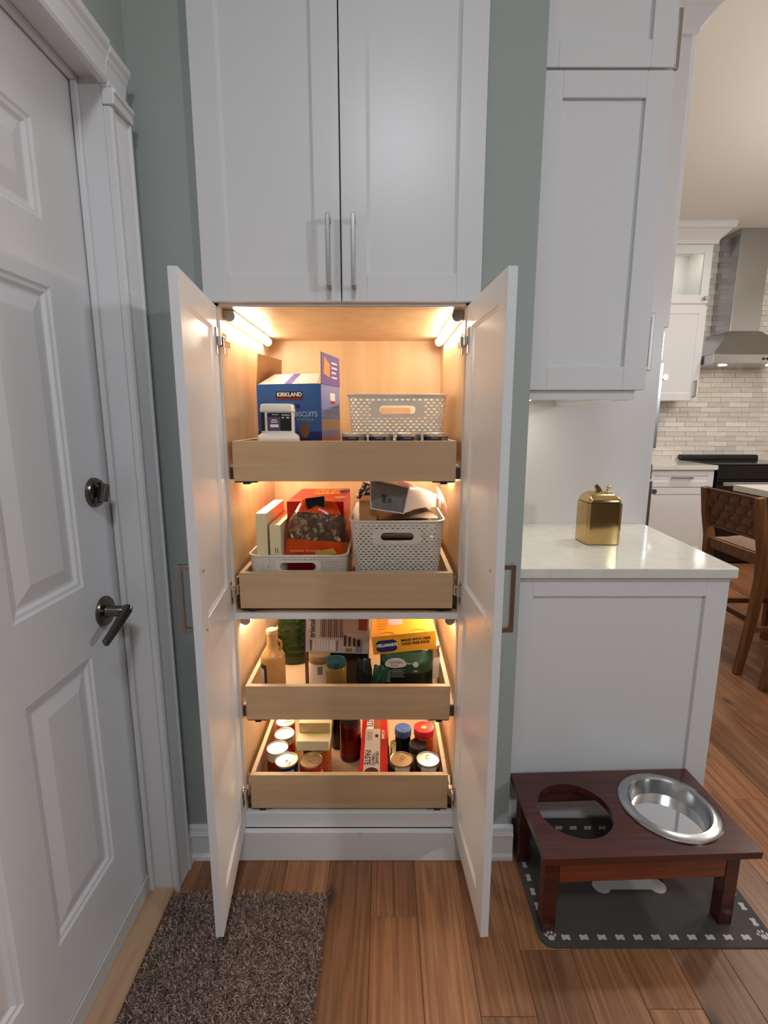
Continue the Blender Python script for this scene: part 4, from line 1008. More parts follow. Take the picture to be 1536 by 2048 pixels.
# flaps
def flap(w0, ln, M, m_out, m_in, name, skew=0.006):
    f = obj(name, MB().prism([(0, 0), (w0, 0), (w0 - skew, ln), (skew, ln)], 0, 0.0015, M), m_in, bb)
    obj('flap_print', MB().add([(0.0005, 0, 0.0019), (w0 - 0.0005, 0, 0.0019), (w0 - skew, ln, 0.0019), (skew, ln, 0.0019)], [(0, 1, 2, 3)], M=M), m_out, f)
    return f
WB = C('white_board', (214, 206, 196), 0.6)
f1 = flap(W_ - 0.014, 0.085, MBI @ T(0.004, 0.003, Hh - 0.001) @ RX(24), WB, WB, 'front_flap', 0.018)
obj('flap_stripe', MB().add([(0.082, 0, 0.0024), (0.104, 0, 0.0024), (0.104, 0.085, 0.0024), (0.082, 0.085, 0.0024)], [(0, 1, 2, 3)], M=MBI @ T(0.004, 0.003, Hh - 0.001) @ RX(24)), PURPLE, f1)
Mlf = MBI @ T(0.001, D_, Hh) @ RZ(-90) @ RX(90) @ RX(-4)      # left flap stands up, inner kraft side facing right
obj('side_flap', MB().prism([(0, 0), (D_, 0), (D_ - 0.004, 0.088), (0.004, 0.088)], 0, 0.0018, Mlf), CARD, bb)
Mrf = MBI @ T(W_, 0, Hh) @ RZ(90) @ RX(90)
f2 = flap(D_, 0.088, Mrf, PURPLE, CARDB, 'side_flap', 0.004)
obj('flap_picture', MB().add([(0.02, 0.03, 0.0023), (0.075, 0.022, 0.0023), (0.08, 0.06, 0.0023), (0.028, 0.078, 0.0023)], [(0, 1, 2, 3)], M=Mrf), C('orange_print', (222, 150, 80)), f2)
for k in range(4): obj('flap_line', MB().add([(0.095, 0.022 + k * 0.014, 0.0023), (0.15 - 0.012 * (k == 1), 0.022 + k * 0.014, 0.0023), (0.15 - 0.012 * (k == 1), 0.027 + k * 0.014, 0.0023), (0.095, 0.027 + k * 0.014, 0.0023)], [(0, 1, 2, 3)], M=Mrf), INKW, f2)
# white square tub
tx, ty = -0.2935, 1.4125
tb_ = thing('supplement_tub', 'white square plastic tub with black and purple label before the blue carton', 'tub', (tx, ty, z1_))
MTb = T(tx, ty, z1_) @ RZ(8)
obj('tub_body', MB().lathe([(0.044, 0), (0.048, 0.004), (0.048, 0.080), (0.055, 0.086), (0.0575, 0.090), (0.0575, 0.100), (0.053, 0.107), (0.0455, 0.112), (0.0445, 0.116), (0.0445, 0.170)], 64, MTb, squash=5), PLW, tb_)
obj('tub_lid', MB().lathe([(0.0465, 0.1703), (0.0465, 0.178), (0.0455, 0.180), (0.0455, 0.186), (0.043, 0.190), (0.037, 0.191)], 64, MTb, squash=5), PLW, tb_)
DK = C('black_label', (30, 27, 28))
for a, b, c_, d2, y, mm in ((-0.026, 0.0375, 0.122, 0.157, -0.0441, DK), (-0.024, 0.008, 0.122, 0.149, -0.0444, C('mauve_label', (96, 70, 104))), (-0.019, 0.003, 0.129, 0.1345, -0.0447, INKW), (-0.017, 0.001, 0.138, 0.140, -0.0447, INKW), (-0.015, -0.001, 0.142, 0.144, -0.0447, INKW), (0.012, 0.034, 0.1515, 0.1535, -0.0444, GREYW), (0.012, 0.018, 0.146, 0.149, -0.0444, GREYW), (0.024, 0.032, 0.146, 0.149, -0.0444, GREYW), (-0.014, 0.004, 0.1525, 0.154, -0.0447, GREYW)):
    decal(tb_, MTb, a, b, 0.119 + (c_ - 0.122) * 1.38, 0.119 + (d2 - 0.122) * 1.38, mm, y - 0.001, 'label_print')
decal(tb_, MTb @ RZ(-90), -0.030, 0.030, 0.119, 0.1675, DK, -0.0451, 'label_print'); decal(tb_, MTb @ RZ(-90), 0.006, 0.030, 0.122, 0.142, GREYW, -0.0455, 'barcode_panel')
decal(tb_, MTb, -0.0415, -0.033, 0.119, 0.1675, DK, -0.0449, 'label_print')
# row of navy cans
for k, u in enumerate((709, 762, 817, 871)):
    p = onY(u, 875, 1.396)
    t, lb = can(['small navy labelled can beside the blue biscuit carton', 'navy can next to the one beside the biscuit carton', 'navy can second from the end of its row by the tray wall', 'navy can at the end of its row against the tray side wall'][k],
                p.x, 1.396, z1_, 0.0345, 0.113, NAVY, TINLID, 'navy cans in the top tray', tab=True, rot=20 + 70 * k, inset=0.002)
    for a, b, zz_ in ((-115, -80, 0.098), (-112, -84, 0.090), (-108, -90, 0.082)):
        obj('label_line', MB().add([(p.x + 0.0342 * math.cos(R(q)), 1.396 + 0.0342 * math.sin(R(q)), z1_ + zz_ + dz) for dz in (0, 0.003) for q in np.linspace(a, b, 8)], [(i, i + 1, i + 9, i + 8) for i in range(7)]), C('grey_ink', (132, 130, 140)), lb)
    obj('label_patch', MB().add([(p.x + 0.0341 * math.cos(R(q)), 1.396 + 0.0341 * math.sin(R(q)), z1_ + zz_) for zz_ in (0.03, 0.104) for q in np.linspace(-68, -30, 8)], [(i, i + 1, i + 9, i + 8) for i in range(7)]), C('grey_tin', (150, 140, 126), 0.3, metal=0.6), lb)
a, b = onY(696, 788, 1.47), onY(894, 788, 1.47)
basket('plastic_basket', 'empty white perforated basket behind the navy cans in the top tray', a.x, b.x, 1.46, 1.72, z1_, a.z, PLW, taper=0.018, cell=0.0168, hole=0.37, slot=(0.104, onY(790, 828, 1.475).z, onY(790, 811, 1.475).z), group='perforated baskets')

# ------------------------------------------------------------------ second tray
z2_ = trays[1] + 0.0005
a, b = onY(498, 1108, 1.372), onY(694, 1108, 1.372)
basket('plastic_tray', 'low white mesh tray full of snack packs in the second tray', a.x, b.x, 1.362, 1.84, z2_, a.z, PLW, taper=0.010, cell=0.0092, hole=0.36, slot=(0.102, a.z - 0.047, a.z - 0.022), flat=True)
zi = z2_ + 0.005
# cream cartons
p0, p1 = onY(498.5, 1027, 1.40), onY(525, 1027, 1.40)
c1 = carton('cream_carton', 'taller plain cream carton at the tray wall beside the nut bag', T(p0.x + 0.017, 1.40, zi), p1.x - p0.x - 0.006, 0.25, p0.z - zi, CREAM, group='cream cartons')
p0, p1 = onY(528, 1050, 1.398), onY(556, 1050, 1.398)
Mc = T(p0.x + 0.0145, 1.398, zi)
c2 = carton('cream_carton', 'shorter cream carton with two black strokes beside the nut bag', Mc, p1.x - p0.x - 0.008, 0.24, p0.z - zi, CREAM, group='cream cartons')
for k in (0, 1): obj('ink_mark', MB().add([(0.016 + 0.006 * k, -0.0005, 0.125), (0.018 + 0.006 * k, -0.0005, 0.125), (0.0155 + 0.006 * k, -0.0005, 0.14), (0.0135 + 0.006 * k, -0.0005, 0.14)], [(0, 1, 2, 3)], M=Mc), INKB, c2)
# red cracker carton
RED = C('red_carton', (190, 28, 24), 0.35); YEL = C('yellow_print', (236, 176, 64)); BLU = C('blue_print', (48, 52, 112))
q0 = onY(589, 1004, 1.50); q1 = onY(703, 1004, 1.50)
MRz = T(q0.x - 0.024, 1.50, zi + 0.001); rw, rd, rh = q1.x - q0.x, 0.295, q0.z - zi
rz_ = carton('cracker_carton', 'big red cracker carton lying behind the nut bag', MRz, rw, rd, rh, RED)
Mtop = MRz @ T(0, 0, rh + 0.0006)
obj('logo_panel', MB().prism([(0.06, 0.15), (0.148, 0.16), (0.152, 0.27), (0.06, 0.27)], 0, 0.0002, Mtop), YEL, rz_)
obj('logo_ball', MB().prism([(0.160 + 0.018 * math.cos(R(k * 20)), 0.222 + 0.03 * math.sin(R(k * 20))) for k in range(18)], 0, 0.0002, Mtop), BLU, rz_)
text('RITZ', 0.075, RED, rz_, Mtop @ T(0.062, 0.18, 0.0005) @ Matrix.Scale(1.3, 4, (0, 1, 0)), sx=0.56, bold=0.002)
obj('oval_print', MB().prism([(0.155 + 0.018 * math.cos(R(k * 20)), 0.085 + 0.022 * math.sin(R(k * 20))) for k in range(18)], 0, 0.0002, Mtop), C('pink_print', (226, 170, 160)), rz_)
obj('orange_swoosh', MB().prism([(0.0, 0.0), (0.135, 0.0), (0.145, 0.03), (0.12, 0.055), (0.06, 0.06), (0.0, 0.05)], 0, 0.0002, Mtop), C('swoosh_orange', (222, 92, 52)), rz_)
for k, (cx_, cz_, r_) in enumerate(((0.150, 0.185, 0.031), (0.165, 0.105, 0.030), (0.10, 0.06, 0.028))):
    obj('cracker_print', MB().prism([(cx_ + r_ * math.cos(R(j * 15)), cz_ + r_ * math.sin(R(j * 15))) for j in range(24)], 0, 0.0003, MRz @ T(0, -0.0003, 0) @ FRONT), C('cracker_tan', (176, 120, 50), 0.6), rz_)
# nut bag: orange film, clear window, nuts behind it
pc = onY(624, 1104, 1.425)
bwid, bhei = 0.176, 0.176
MN = T(pc.x + 0.006, 1.432, zi + 0.094) @ RX(-10) @ RY(4)
nb = thing('nut_bag', 'orange snack bag with clear window showing cashews and almonds in the mesh tray', 'bag', (pc.x, 1.43, zi))
wf = lambda t: 1.02 - 0.10 * t - 0.36 * max(0, t - 0.62) / 0.38
ORG = C('orange_film', (222, 78, 24), 0.22); FILM = glass('clear_film', (238, 222, 206), 0.08, alpha=0.06)
for t0, t1, mm, nm in ((0.0, 0.34, ORG, 'lower_film'), (0.34, 0.79, FILM, 'window_film'), (0.79, 1.0, ORG, 'upper_film')):
    mb, PF = pillow(bwid, bhei, 0.062, t0, t1, MN, wf, amp=0.0022, seed=2); obj(nm, mb, mm, nb)
mb, _ = pillow(bwid * 0.94, bhei, 0.040, 0.30, 0.81, MN, wf, amp=0.002, seed=2); obj('nut_core', mb, C('nut_shadow', (92, 62, 42), 0.8), nb)
g = random.Random(7); NUTC = [C('cashew', (222, 196, 158), 0.45), C('almond', (132, 78, 48), 0.55), C('pecan', (96, 52, 34), 0.6), C('peanut', (188, 142, 96), 0.5)]
for ci in range(4):
    mb = MB()
    for k in range(22):
        u, t = g.uniform(0.10, 0.90), g.uniform(0.36, 0.78)
        x_, y_, z_ = PF(u, t, -1); c0 = Vector((x_, y_ * 0.82 + 0.003, z_)); an = g.uniform(0, 6.28); ln = g.uniform(0.006, 0.0105)
        d1 = Vector((math.cos(an), g.uniform(-.3, .1), math.sin(an))) * ln; pr_ = Vector((-math.sin(an), 0, math.cos(an))) * ln * 0.6
        mb.tube([MN @ (c0 - d1), MN @ (c0 - d1 * 0.5 + pr_ * 0.8), MN @ (c0 + d1 * 0.5 + pr_ * 0.8), MN @ (c0 + d1)], [0.003, 0.0056, 0.0056, 0.003], 6)
    o = obj('nuts', mb, NUTC[ci], nb); o['kind'] = 'stuff'
for i in range(1): 
    mb, _ = pillow(bwid * 0.5, bhei, 0.064, 0.10, 0.20, MN @ T(0.036, -0.001, 0) @ RY(-14), wf, amp=0.0, seed=2); obj('yellow_flash', mb, C('yellow_film', (220, 180, 80), 0.25), nb)
text('cashews almonds', 0.013, C('pale_orange_ink', (240, 170, 120)), nb, MN @ T(-0.07, -0.034, 0.022) @ RY(-4) @ FRONT)
pcl = MN @ Vector((-0.008, -0.012, bhei * 0.99))
MK = T(*pcl) @ RY(-7) @ RX(-8)
mb = MB(); mb.box(-0.028, 0.028, -0.006, 0.006, -0.008, 0.007, MK); mb.box(-0.026, 0.026, -0.0075, -0.006, -0.021, -0.004, MK); mb.box(-0.0285, 0.0285, -0.008, 0.008, 0.007, 0.0115, MK)
for k in range(5): mb.box(-0.022 + k * 0.01, -0.018 + k * 0.01, -0.0085, -0.006, -0.018, 0.004, MK)
obj('bag_clip', mb, C('black_clip', (20, 18, 20), 0.35), None, 0.001, label='black plastic clip closing the orange nut bag', cat='clip')
# tall perforated basket
a, b = onY(700, 1040, 1.385), onY(889, 1040, 1.385)
basket('plastic_basket', 'white perforated basket heaped with snack bags in the second tray', a.x, b.x, 1.376, 1.72, z2_, a.z, PLW, taper=0.020, cell=0.0150, hole=0.35, slot=(0.093, onY(790, 1081, 1.385).z, onY(790, 1064, 1.385).z), group='perforated baskets')
zb2 = z2_ + 0.006; rimz = a.z
k0 = onY(706, 1040, 1.43)
carton('kraft_carton', 'plain kraft cardboard carton standing in the white basket', T(a.x + 0.024, 1.43, zb2) @ RZ(-3), 0.050, 0.10, onY(715, 1001, 1.43).z - zb2, CARD)
# flat cracker sleeves under the bag
g = random.Random(11)
SLV = [C('sleeve_grey', (150, 138, 126), 0.3), C('sleeve_tan', (196, 176, 150), 0.35), C('sleeve_brown', (128, 108, 92), 0.35)]
for k, (lbl, zz_) in enumerate((('grey striped snack pouch, lowest of three lying in the basket', rimz - 0.060), ('pale tan snack pouch lying between two pouches in the basket', rimz - 0.031), ('brown grey snack pouch just under the chip bag in the basket', rimz - 0.003))):
    M_ = T(0.062, 1.545, zz_) @ RZ(-3 + 4 * k) @ RX(-90) @ T(0, 0, -0.12)
    mb, _ = pillow(0.172, 0.24, 0.026, 0, 1, M_, amp=0.0015, seed=k, nx=14, nt=14)
    obj('snack_pouch', mb, SLV[k], None, label=lbl, cat='pouch')
for kk, zz_ in ((0, rimz - 0.105), (1, rimz - 0.145), (2, rimz - 0.17)):
    carton('snack_carton', ['flat grey snack carton, topmost of three at the bottom of the basket', 'flat tan snack carton in the middle of three in the basket', 'flat brown snack carton on the floor of the perforated basket'][kk], T(-0.018, 1.44, zz_ if kk < 2 else zb2) @ RZ(0), 0.15, 0.2, (0.026, 0.0385, rimz - 0.1455 - zb2)[kk], SLV[kk])
# chip bag lying across the basket: block bottom end towards us
CHB = C('chip_bag_grey', (120, 114, 112), 0.3, var=0.15, vscale=60); CHW = C('chip_bag_white', (222, 216, 216), 0.28, var=0.05, vscale=30); PINK = C('pink_print_film', (206, 58, 96), 0.3)
ch = thing('chip_bag', 'grey and white chip bag with pink print lying across the heaped basket', 'bag', (0.09, 1.5, rimz))
c00, c10, c11, c01 = onY(742, 1017, 1.405), onY(808, 1027, 1.385), onY(818, 975, 1.395), onY(741, 958, 1.42)
far = [Vector((0.128, 1.60, rimz + 0.012)), Vector((0.176, 1.53, rimz + 0.010)), Vector((0.178, 1.55, rimz + 0.040)), Vector((0.130, 1.62, rimz + 0.052))]
near = [c00, c10, c11, c01]
rings = []
def ringpts(cs, bulge, n=6):
    cen = sum(cs, Vector()) / 4; out = []
    for i in range(4):
        for k in range(n):
            p = cs[i].lerp(cs[(i + 1) % 4], k / n); out.append(p + (p - cen).normalized() * bulge * math.sin(math.pi * k / n))
    return out
mids = []
g = random.Random(5)
for j in range(9):
    f = j / 8
    cs = [near[i].lerp(far[i], f) + Vector((0, 0, 0.010 * math.sin(math.pi * f))) for i in range(4)]
    r_ = [p + Vector((g.uniform(-1, 1), g.uniform(-1, 1), g.uniform(-1, 1))) * 0.0016 for p in ringpts(cs, 0.004 * math.sin(math.pi * min(1, f * 1.4)))]
    rings.append(r_)
obj('bag_side', MB().loops(rings, cap=True, smooth=True), CHW, ch)
endp = obj('bag_end', MB().loops([[p + Vector((0, -0.0012, 0)) for p in ringpts([x_.lerp(sum(near, Vector()) / 4, 0.04) for x_ in near], 0.0)], [p + Vector((0, -0.006, 0)) for p in ringpts([x_.lerp(sum(near, Vector()) / 4, 0.4) for x_ in near], 0.002)]], cap=True, smooth=True), CHB, ch)
for i_, (i0, i1) in enumerate(((0, 1), (1, 2), (2, 3), (3, 0))):
    obj('seam', MB().tube([near[i0] + Vector((0, -0.001, 0)), near[i0].lerp(near[i1], .5) + Vector((0, -0.001, 0)), near[i1] + Vector((0, -0.001, 0))], 0.0018, 6), CHW, ch)
tail = [far[0], far[1], far[2], far[3]]
cen = sum(far, Vector()) / 4
tl = [cen + Vector((0.000, -0.06, 0.016)), cen + Vector((0.032, -0.085, -0.022))]
mb = MB(); rows = []
for j in range(6):
    f = j / 5; rows.append([cen + Vector((0.012 + 0.026 * f, -0.035 - 0.055 * f + 0.05 * (k / 8 - 0.5) * (1 - f * 0.2), 0.026 - 0.05 * f * f + 0.03 * (k / 8 - 0.5) + 0.003 * math.sin(k * 1.7 + j)))  for k in range(9)])
mb.add([p for r_ in rows for p in r_], [(j * 9 + k, j * 9 + k + 1, (j + 1) * 9 + k + 1, (j + 1) * 9 + k) for j in range(5) for k in range(8)], True)
tl_ = obj('bag_tail', mb, CHW, ch); so = tl_.modifiers.new('s', 'SOLIDIFY'); so.thickness = 0.0012
mb = MB(); mb.add([p + Vector((0, -0.002, 0.001)) for r_ in rows[3:] for p in r_[1:6]], [(j * 5 + k, j * 5 + k + 1, (j + 1) * 5 + k + 1, (j + 1) * 5 + k) for j in range(2) for k in range(4)], True)
obj('pink_patch', mb, PINK, ch)
def onface(a_, b_, c_, d_, u, v): return a_.lerp(b_, u).lerp(d_.lerp(c_, u), v)
Qt = lambda u, v: onface(rings[1][12], rings[6][12], rings[6][18], rings[1][18], u, v) + Vector((0, -0.0, 0.004))
for k in range(5):
    s_ = [rings[1 + k][13 + (k % 3)], rings[2 + k][13 + (k % 3)], rings[2 + k][15 + (k % 3)], rings[1 + k][15 + (k % 3)]]
    obj('pink_print', MB().add([p + Vector((0, 0, 0.0016)) for p in s_], [(0, 1, 2, 3)]), PINK if k % 2 else C('rose_film', (214, 130, 150), 0.3), ch)
for k in range(6):
    s_ = [rings[j][6 + q] + Vector((0.0008, -0.0012, 0)) for j in (1, 5) for q in (0, 1)]
ex = (near[1] - near[0]).normalized(); ez = (near[3] - near[0]).normalized(); ey = ez.cross(ex); ME = Matrix.Identity(4)
for i in range(3): ME[i][0] = ex[i]; ME[i][1] = ez[i]; ME[i][2] = -ey[i]; ME[i][3] = near[0][i]
ME = ME @ T(0, 0, 0.0078)
obj('code_patch', MB().prism([(0.034, 0.022), (0.046, 0.022), (0.046, 0.046), (0.034, 0.046)], 0, 0.0004, ME), C('ink_grey', (64, 62, 62)), endp)
text('8/', 0.016, C('ink_grey', (64, 62, 62)), endp, ME @ T(0.052, 0.024, 0.0004) @ RZ(8), bold=0.0006)
# dark pouch behind
mb, _ = pillow(0.05, 0.06, 0.03, 0, 1, T(-0.072, 1.66, rimz + 0.012) @ RY(25), amp=0.003, seed=9)
obj('dark_pouch', mb, C('dark_foil', (40, 28, 26), 0.35), None, label='small dark foil pouch behind the kraft carton in the basket', cat='pouch')

# ------------------------------------------------------------------ third tray
z3_ = trays[2] + 0.0005
# tan bottle
bx_, by_ = onY(547, 1340, 1.405).x, 1.405
bt = thing('sauce_bottle', 'tan ceramic bottle with round cork top in the third tray', 'bottle', (bx_, by_, z3_))
TAN = C('tan_glaze', (196, 140, 80), 0.3, var=0.06, vscale=20)
hb = onY(545, 1258, 1.405).z - z3_
obj('bottle_body', MB().lathe([(0.030, 0), (0.0355, 0.004), (0.0362, hb * 0.60), (0.0355, hb * 0.65), (0.031, hb * 0.69), (0.021, hb * 0.73), (0.0165, hb * 0.80), (0.0155, hb * 0.93)], 40, T(bx_, by_, z3_)), TAN, bt)
obj('bottle_cap', MB().lathe([(0.0158, hb * 0.932), (0.0168, hb * 0.94), (0.0168, hb - 0.002), (0.0155, hb)], 32, T(bx_, by_, z3_)), C('cork_cap', (206, 164, 112), 0.5), bt)
def arc_patch(x, y, r, z0, z1, a0, a1, m_, parent, n=14, name='label_patch'):
    return obj(name, MB().add([(x + r * math.cos(R(q)), y + r * math.sin(R(q)), z) for z in (z0, z1) for q in np.linspace(a0, a1, n)], [(i, i + 1, i + n + 1, i + n) for i in range(n - 1)], True), m_, parent)
arc_patch(bx_, by_, 0.0366, z3_ + 0.03, z3_ + hb * 0.58, -205, -110, C('black_label', (30, 27, 28)), bt)
arc_patch(bx_, by_, 0.0369, z3_ + 0.06, z3_ + hb * 0.52, -160, -124, GREYW, bt)
obj('bottle_handle', MB().tube([(bx_ + 0.016, by_, z3_ + hb * 0.86), (bx_ + 0.026, by_ - 0.002, z3_ + hb * 0.84), (bx_ + 0.027, by_ - 0.002, z3_ + hb * 0.78), (bx_ + 0.022, by_, z3_ + hb * 0.71)], 0.004, 8), TAN, bt)
# big ribbed green oil jug
jx, jy = onY(586, 1320, 1.70).x + 0.010, 1.70
jg = thing('oil_jug', 'large dark green ribbed oil jug behind the tan bottle', 'jug', (jx, jy, z3_))
pr_ = [(0.056, 0), (0.060, 0.005), (0.060, 0.03)]
for k in range(6): pr_ += [(0.060, 0.034 + k * 0.026), (0.0565, 0.040 + k * 0.026), (0.0565, 0.044 + k * 0.026), (0.060, 0.052 + k * 0.026)]
pr_ += [(0.060, 0.20), (0.056, 0.225), (0.04, 0.25), (0.022, 0.262), (0.022, 0.272)]
obj('jug_body', MB().lathe(pr_, 48, T(jx, jy, z3_)), mat('green_oil_plastic', (26, 44, 16), 0.12), jg)
obj('jug_cap', MB().lathe([(0.024, 0.2722), (0.024, 0.290), (0.021, 0.292)], 32, T(jx, jy, z3_)), C('green_cap', (36, 84, 40)), jg)
# jars under the cracker box
j1 = onY(636, 1340, 1.44)
t = jar('glass jar with white label under the cracker box', j1.x + 0.005, 1.45, z3_, 0.0345, 0.142, mat('amber_contents', (150, 92, 46), 0.2), C('tan_lid', (150, 120, 80), 0.4), lab=(0.10, 0.93, C('jar_white_label', (224, 206, 190), 0.55)))
arc_patch(j1.x + 0.005, 1.45, 0.0351, z3_ + 0.085, z3_ + 0.112, -95, -70, C('green_ink', (120, 116, 84)), t)
j2 = onY(672, 1340, 1.40)
jar('mustard yellow jar with teal lid beside the white labelled jar', j2.x + 0.0015, 1.395, z3_, 0.0315, 0.148, mat('mustard_contents', (132, 98, 44), 0.12), C('teal_lid', (22, 66, 70), 0.35), lid_h=0.017, neck=0.86, squash=4)
# dark bag of beans and greens between
DGR = C('dark_green_film', (14, 34, 22), 0.25); GRN = C('green_film', (22, 62, 34), 0.28, var=0.2, vscale=60)
mb, _ = pillow(0.044, 0.138, 0.030, 0, 1, T(-0.060, 1.41, z3_ + 0.004), amp=0.003, seed=21)
obj('dark_food_bag', mb, C('dark_film', (44, 40, 36), 0.22, var=0.3, vscale=70), None, label='small dark food bag slumped between mustard jar and green packs', cat='bag')
# lower boxes that carry the cracker box and mayonnaise carton
carton('pasta_carton', 'plain brown carton standing behind the jars under the cracker box', T(-0.255, 1.50, z3_) , 0.205, 0.09, 0.134, C('dark_carton', (84, 62, 48)))
# cracker box on its side
MT = T(onY(609, 1304, 1.455).x, 1.455, onY(640, 1304, 1.455).z) @ RY(2.0)
LAV = C('lavender_carton', (186, 172, 166), 0.5)
tw_, th_ = 0.200, 0.150
hh_ = min(th_, ZS0 - (MT @ Vector((0, 0, 0))).z - 0.006)
tr = carton('cracker_box', 'pale woven-cracker box laid on its side across the jars in the third tray', MT, tw_, 0.12, hh_, LAV)
decal(tr, MT, 0.0, 0.003, 0, hh_, C('navy_edge', (40, 40, 92)), -0.0004)
text('triscuit', 0.024, INKB, tr, MT @ T(0.031, -0.0006, 0.050) @ FRONT @ RZ(90), bold=0.0004)
for k in range(12):
    x = 0.048 + k * 0.0062; decal(tr, MT, x, x + 0.0032, 0.052, hh_ - 0.004, BROWNL if k % 3 else C('ink_mid', (150, 120, 110)), -0.0005, 'ingredient_line')
decal(tr, MT, 0.026, 0.074, 0.008, 0.044, C('panel_white', (206, 202, 198)), -0.0005); decal(tr, MT, 0.078, 0.096, 0.008, 0.044, C('panel_white', (206, 202, 198)), -0.0005)
for k in range(5): decal(tr, MT, 0.034 + k * 0.008, 0.0355 + k * 0.008, 0.010, 0.040, C('ink_mid', (150, 120, 110)), -0.0008, 'nutrition_line')
decal(tr, MT, 0.018, 0.0215, 0.008, 0.042, INKB, -0.0008, 'nutrition_line'); decal(tr, MT, 0.0985, 0.103, 0.008, 0.042, C('ink_red', (150, 80, 70)), -0.0008, 'nutrition_line')
for k in range(4): decal(tr, MT, 0.122 + k * 0.014, 0.130 + k * 0.014, 0.024, 0.060 - 0.004 * k, BROWNL, -0.0008, 'print_block')
decal(tr, MT, 0.128, 0.148, 0.006, 0.018, C('olive_patch', (140, 120, 40)), -0.0008); 
for k in range(6): decal(tr, MT, 0.158, 0.180, 0.006 + k * 0.0068, 0.0105 + k * 0.0068, C('bar_grey', (110, 104, 112)), -0.0008, 'barcode_line')
decal(tr, MT, 0.118, 0.190, 0.066, hh_ - 0.006, C('tan_picture', (176, 150, 132)), -0.0006, 'picture_panel'); decal(tr, MT, 0.166, 0.194, 0.078, hh_ - 0.01, C('red_picture', (140, 60, 56)), -0.0009, 'picture_panel')
# yellow mayonnaise carton resting on the green pack
hm0, hm1 = onY(747, 1310, 1.42), onY(874, 1297, 1.42)
ang = math.degrees(math.atan2(hm1.z - hm0.z, hm1.x - hm0.x))
MHm = T(hm0.x, 1.42, hm0.z) @ RY(-ang)
YLO = C('mayo_yellow', (226, 158, 40), 0.4)
hw_ = (hm1 - hm0).length
hl2 = carton('mayonnaise_carton', 'yellow mayonnaise carton tilted on top of the green food pack', MHm, hw_, 0.17, 0.058, YLO)
pq = [(0.012, 0.012), (0.024, 0.006), (0.062, 0.006), (0.074, 0.012), (0.076, 0.036), (0.066, 0.044), (0.02, 0.044), (0.010, 0.036)]
obj('brand_plaque', MB().prism(pq, 0, 0.0003, MHm @ T(0, -0.0003, 0) @ FRONT), C('plaque_navy', (28, 40, 84)), hl2)
front_text("HELLMANN'S", 0.0135, INKW, hl2, MHm, 0.0125, 0.0235, -0.001, bold=0.0005, sx=0.80)
front_text('MADE WITH 100%', 0.0112, INKB, hl2, MHm, 0.088, 0.034, -0.0006, bold=0.0004, sx=1.0)
front_text('CAGE FREE EGGS', 0.0112, INKB, hl2, MHm, 0.088, 0.0225, -0.0006, bold=0.0004, sx=1.0)
Mtp = MHm @ T(0, 0, 0.0586)
obj('label_patch', MB().prism([(0.052, 0.07), (0.098, 0.07), (0.098, 0.15), (0.052, 0.15)], 0, 0.0002, Mtp), C('lilac_panel', (206, 178, 186)), hl2)
for k in range(5): obj('print_line', MB().prism([(0.018, 0.05 + k * 0.02), (0.045, 0.05 + k * 0.02), (0.045, 0.056 + k * 0.02), (0.018, 0.056 + k * 0.02)], 0, 0.0002, Mtp), C('amber_ink', (196, 126, 40)), hl2)
for cx_ in (0.045, 0.140): obj('finger_cut', MB().tube([MHm @ Vector((cx_ + 0.026 * math.cos(R(a)), 0.002 + 0.02 * math.sin(R(a)), 0.0588)) for a in range(0, 181, 20)], 0.0007, 5), C('cut_edge', (150, 92, 20)), hl2)
# green food pack with oval brand panel
g0 = onY(764, 1368, 1.40)
MG = T(0.069, 1.418, z3_ + 0.003) @ RX(-3)
gp = thing('food_pack', 'dark green plastic food pack with white oval panel under the mayonnaise carton', 'bag', (0.066, 1.415, z3_))
mb, PG = pillow(0.160, 0.158, 0.064, 0, 0.62, MG, df=lambda t: min(1, 0.5 + 2 * t) * (1 if t < .8 else (1 - t) * 5), amp=0.0012, seed=31); obj('pack_lower', mb, C('black_green_film', (12, 24, 18), 0.22), gp)
mb, PG = pillow(0.160, 0.158, 0.064, 0.62, 1.0, MG, df=lambda t: min(1, 0.5 + 2 * t) * (1 if t < .8 else max(0.02, (1 - t) * 5)), amp=0.0012, seed=31); obj('pack_upper', mb, DGR if False else GRN, gp)
obj('oval_panel', MB().prism([(-0.034 + 0.032 * math.cos(R(a)), 0.128 + (0.021 if a <= 180 else 0.010) * math.sin(R(a))) for a in range(0, 360, 15)], 0, 0.0006, MG @ T(0, -0.0354, 0) @ FRONT), C('oval_white', (206, 200, 190)), gp)
text('Golden', 0.014, C('oval_red', (176, 60, 60)), gp, MG @ T(-0.055, -0.0366, 0.132) @ FRONT, shear=0.2)
text('Farm', 0.011, C('oval_red', (176, 60, 60)), gp, MG @ T(-0.050, -0.0366, 0.1225) @ FRONT, shear=0.2)
obj('round_seal', MB().prism([(0.026 + 0.0085 * math.cos(R(a)), 0.128 + 0.0085 * math.sin(R(a))) for a in range(0, 360, 20)], 0, 0.0006, MG @ T(0, -0.0354, 0) @ FRONT), C('oval_white', (206, 200, 190)), gp)
for k in range(5): decal(gp, MG, -0.048, -0.006 - 0.006 * (k % 2), 0.111 - k * 0.0055, 0.1128 - k * 0.0055, C('dim_ink', (140, 146, 140)), -0.0356, 'print_line')
decal(gp, MG, -0.066, -0.050, 0.072, 0.112, C('grey_green_panel', (96, 112, 104)), -0.0346, 'nutrition_panel')
decal(gp, MG, 0.020, 0.033, 0.104, 0.110, C('dim_ink', (140, 146, 140)), -0.0356, 'print_line')
mb, _ = pillow(0.046, 0.118, 0.028, 0, 1, T(-0.034, 1.379, z3_ + 0.016) @ RY(14) @ RX(-4), amp=0.003, seed=33)
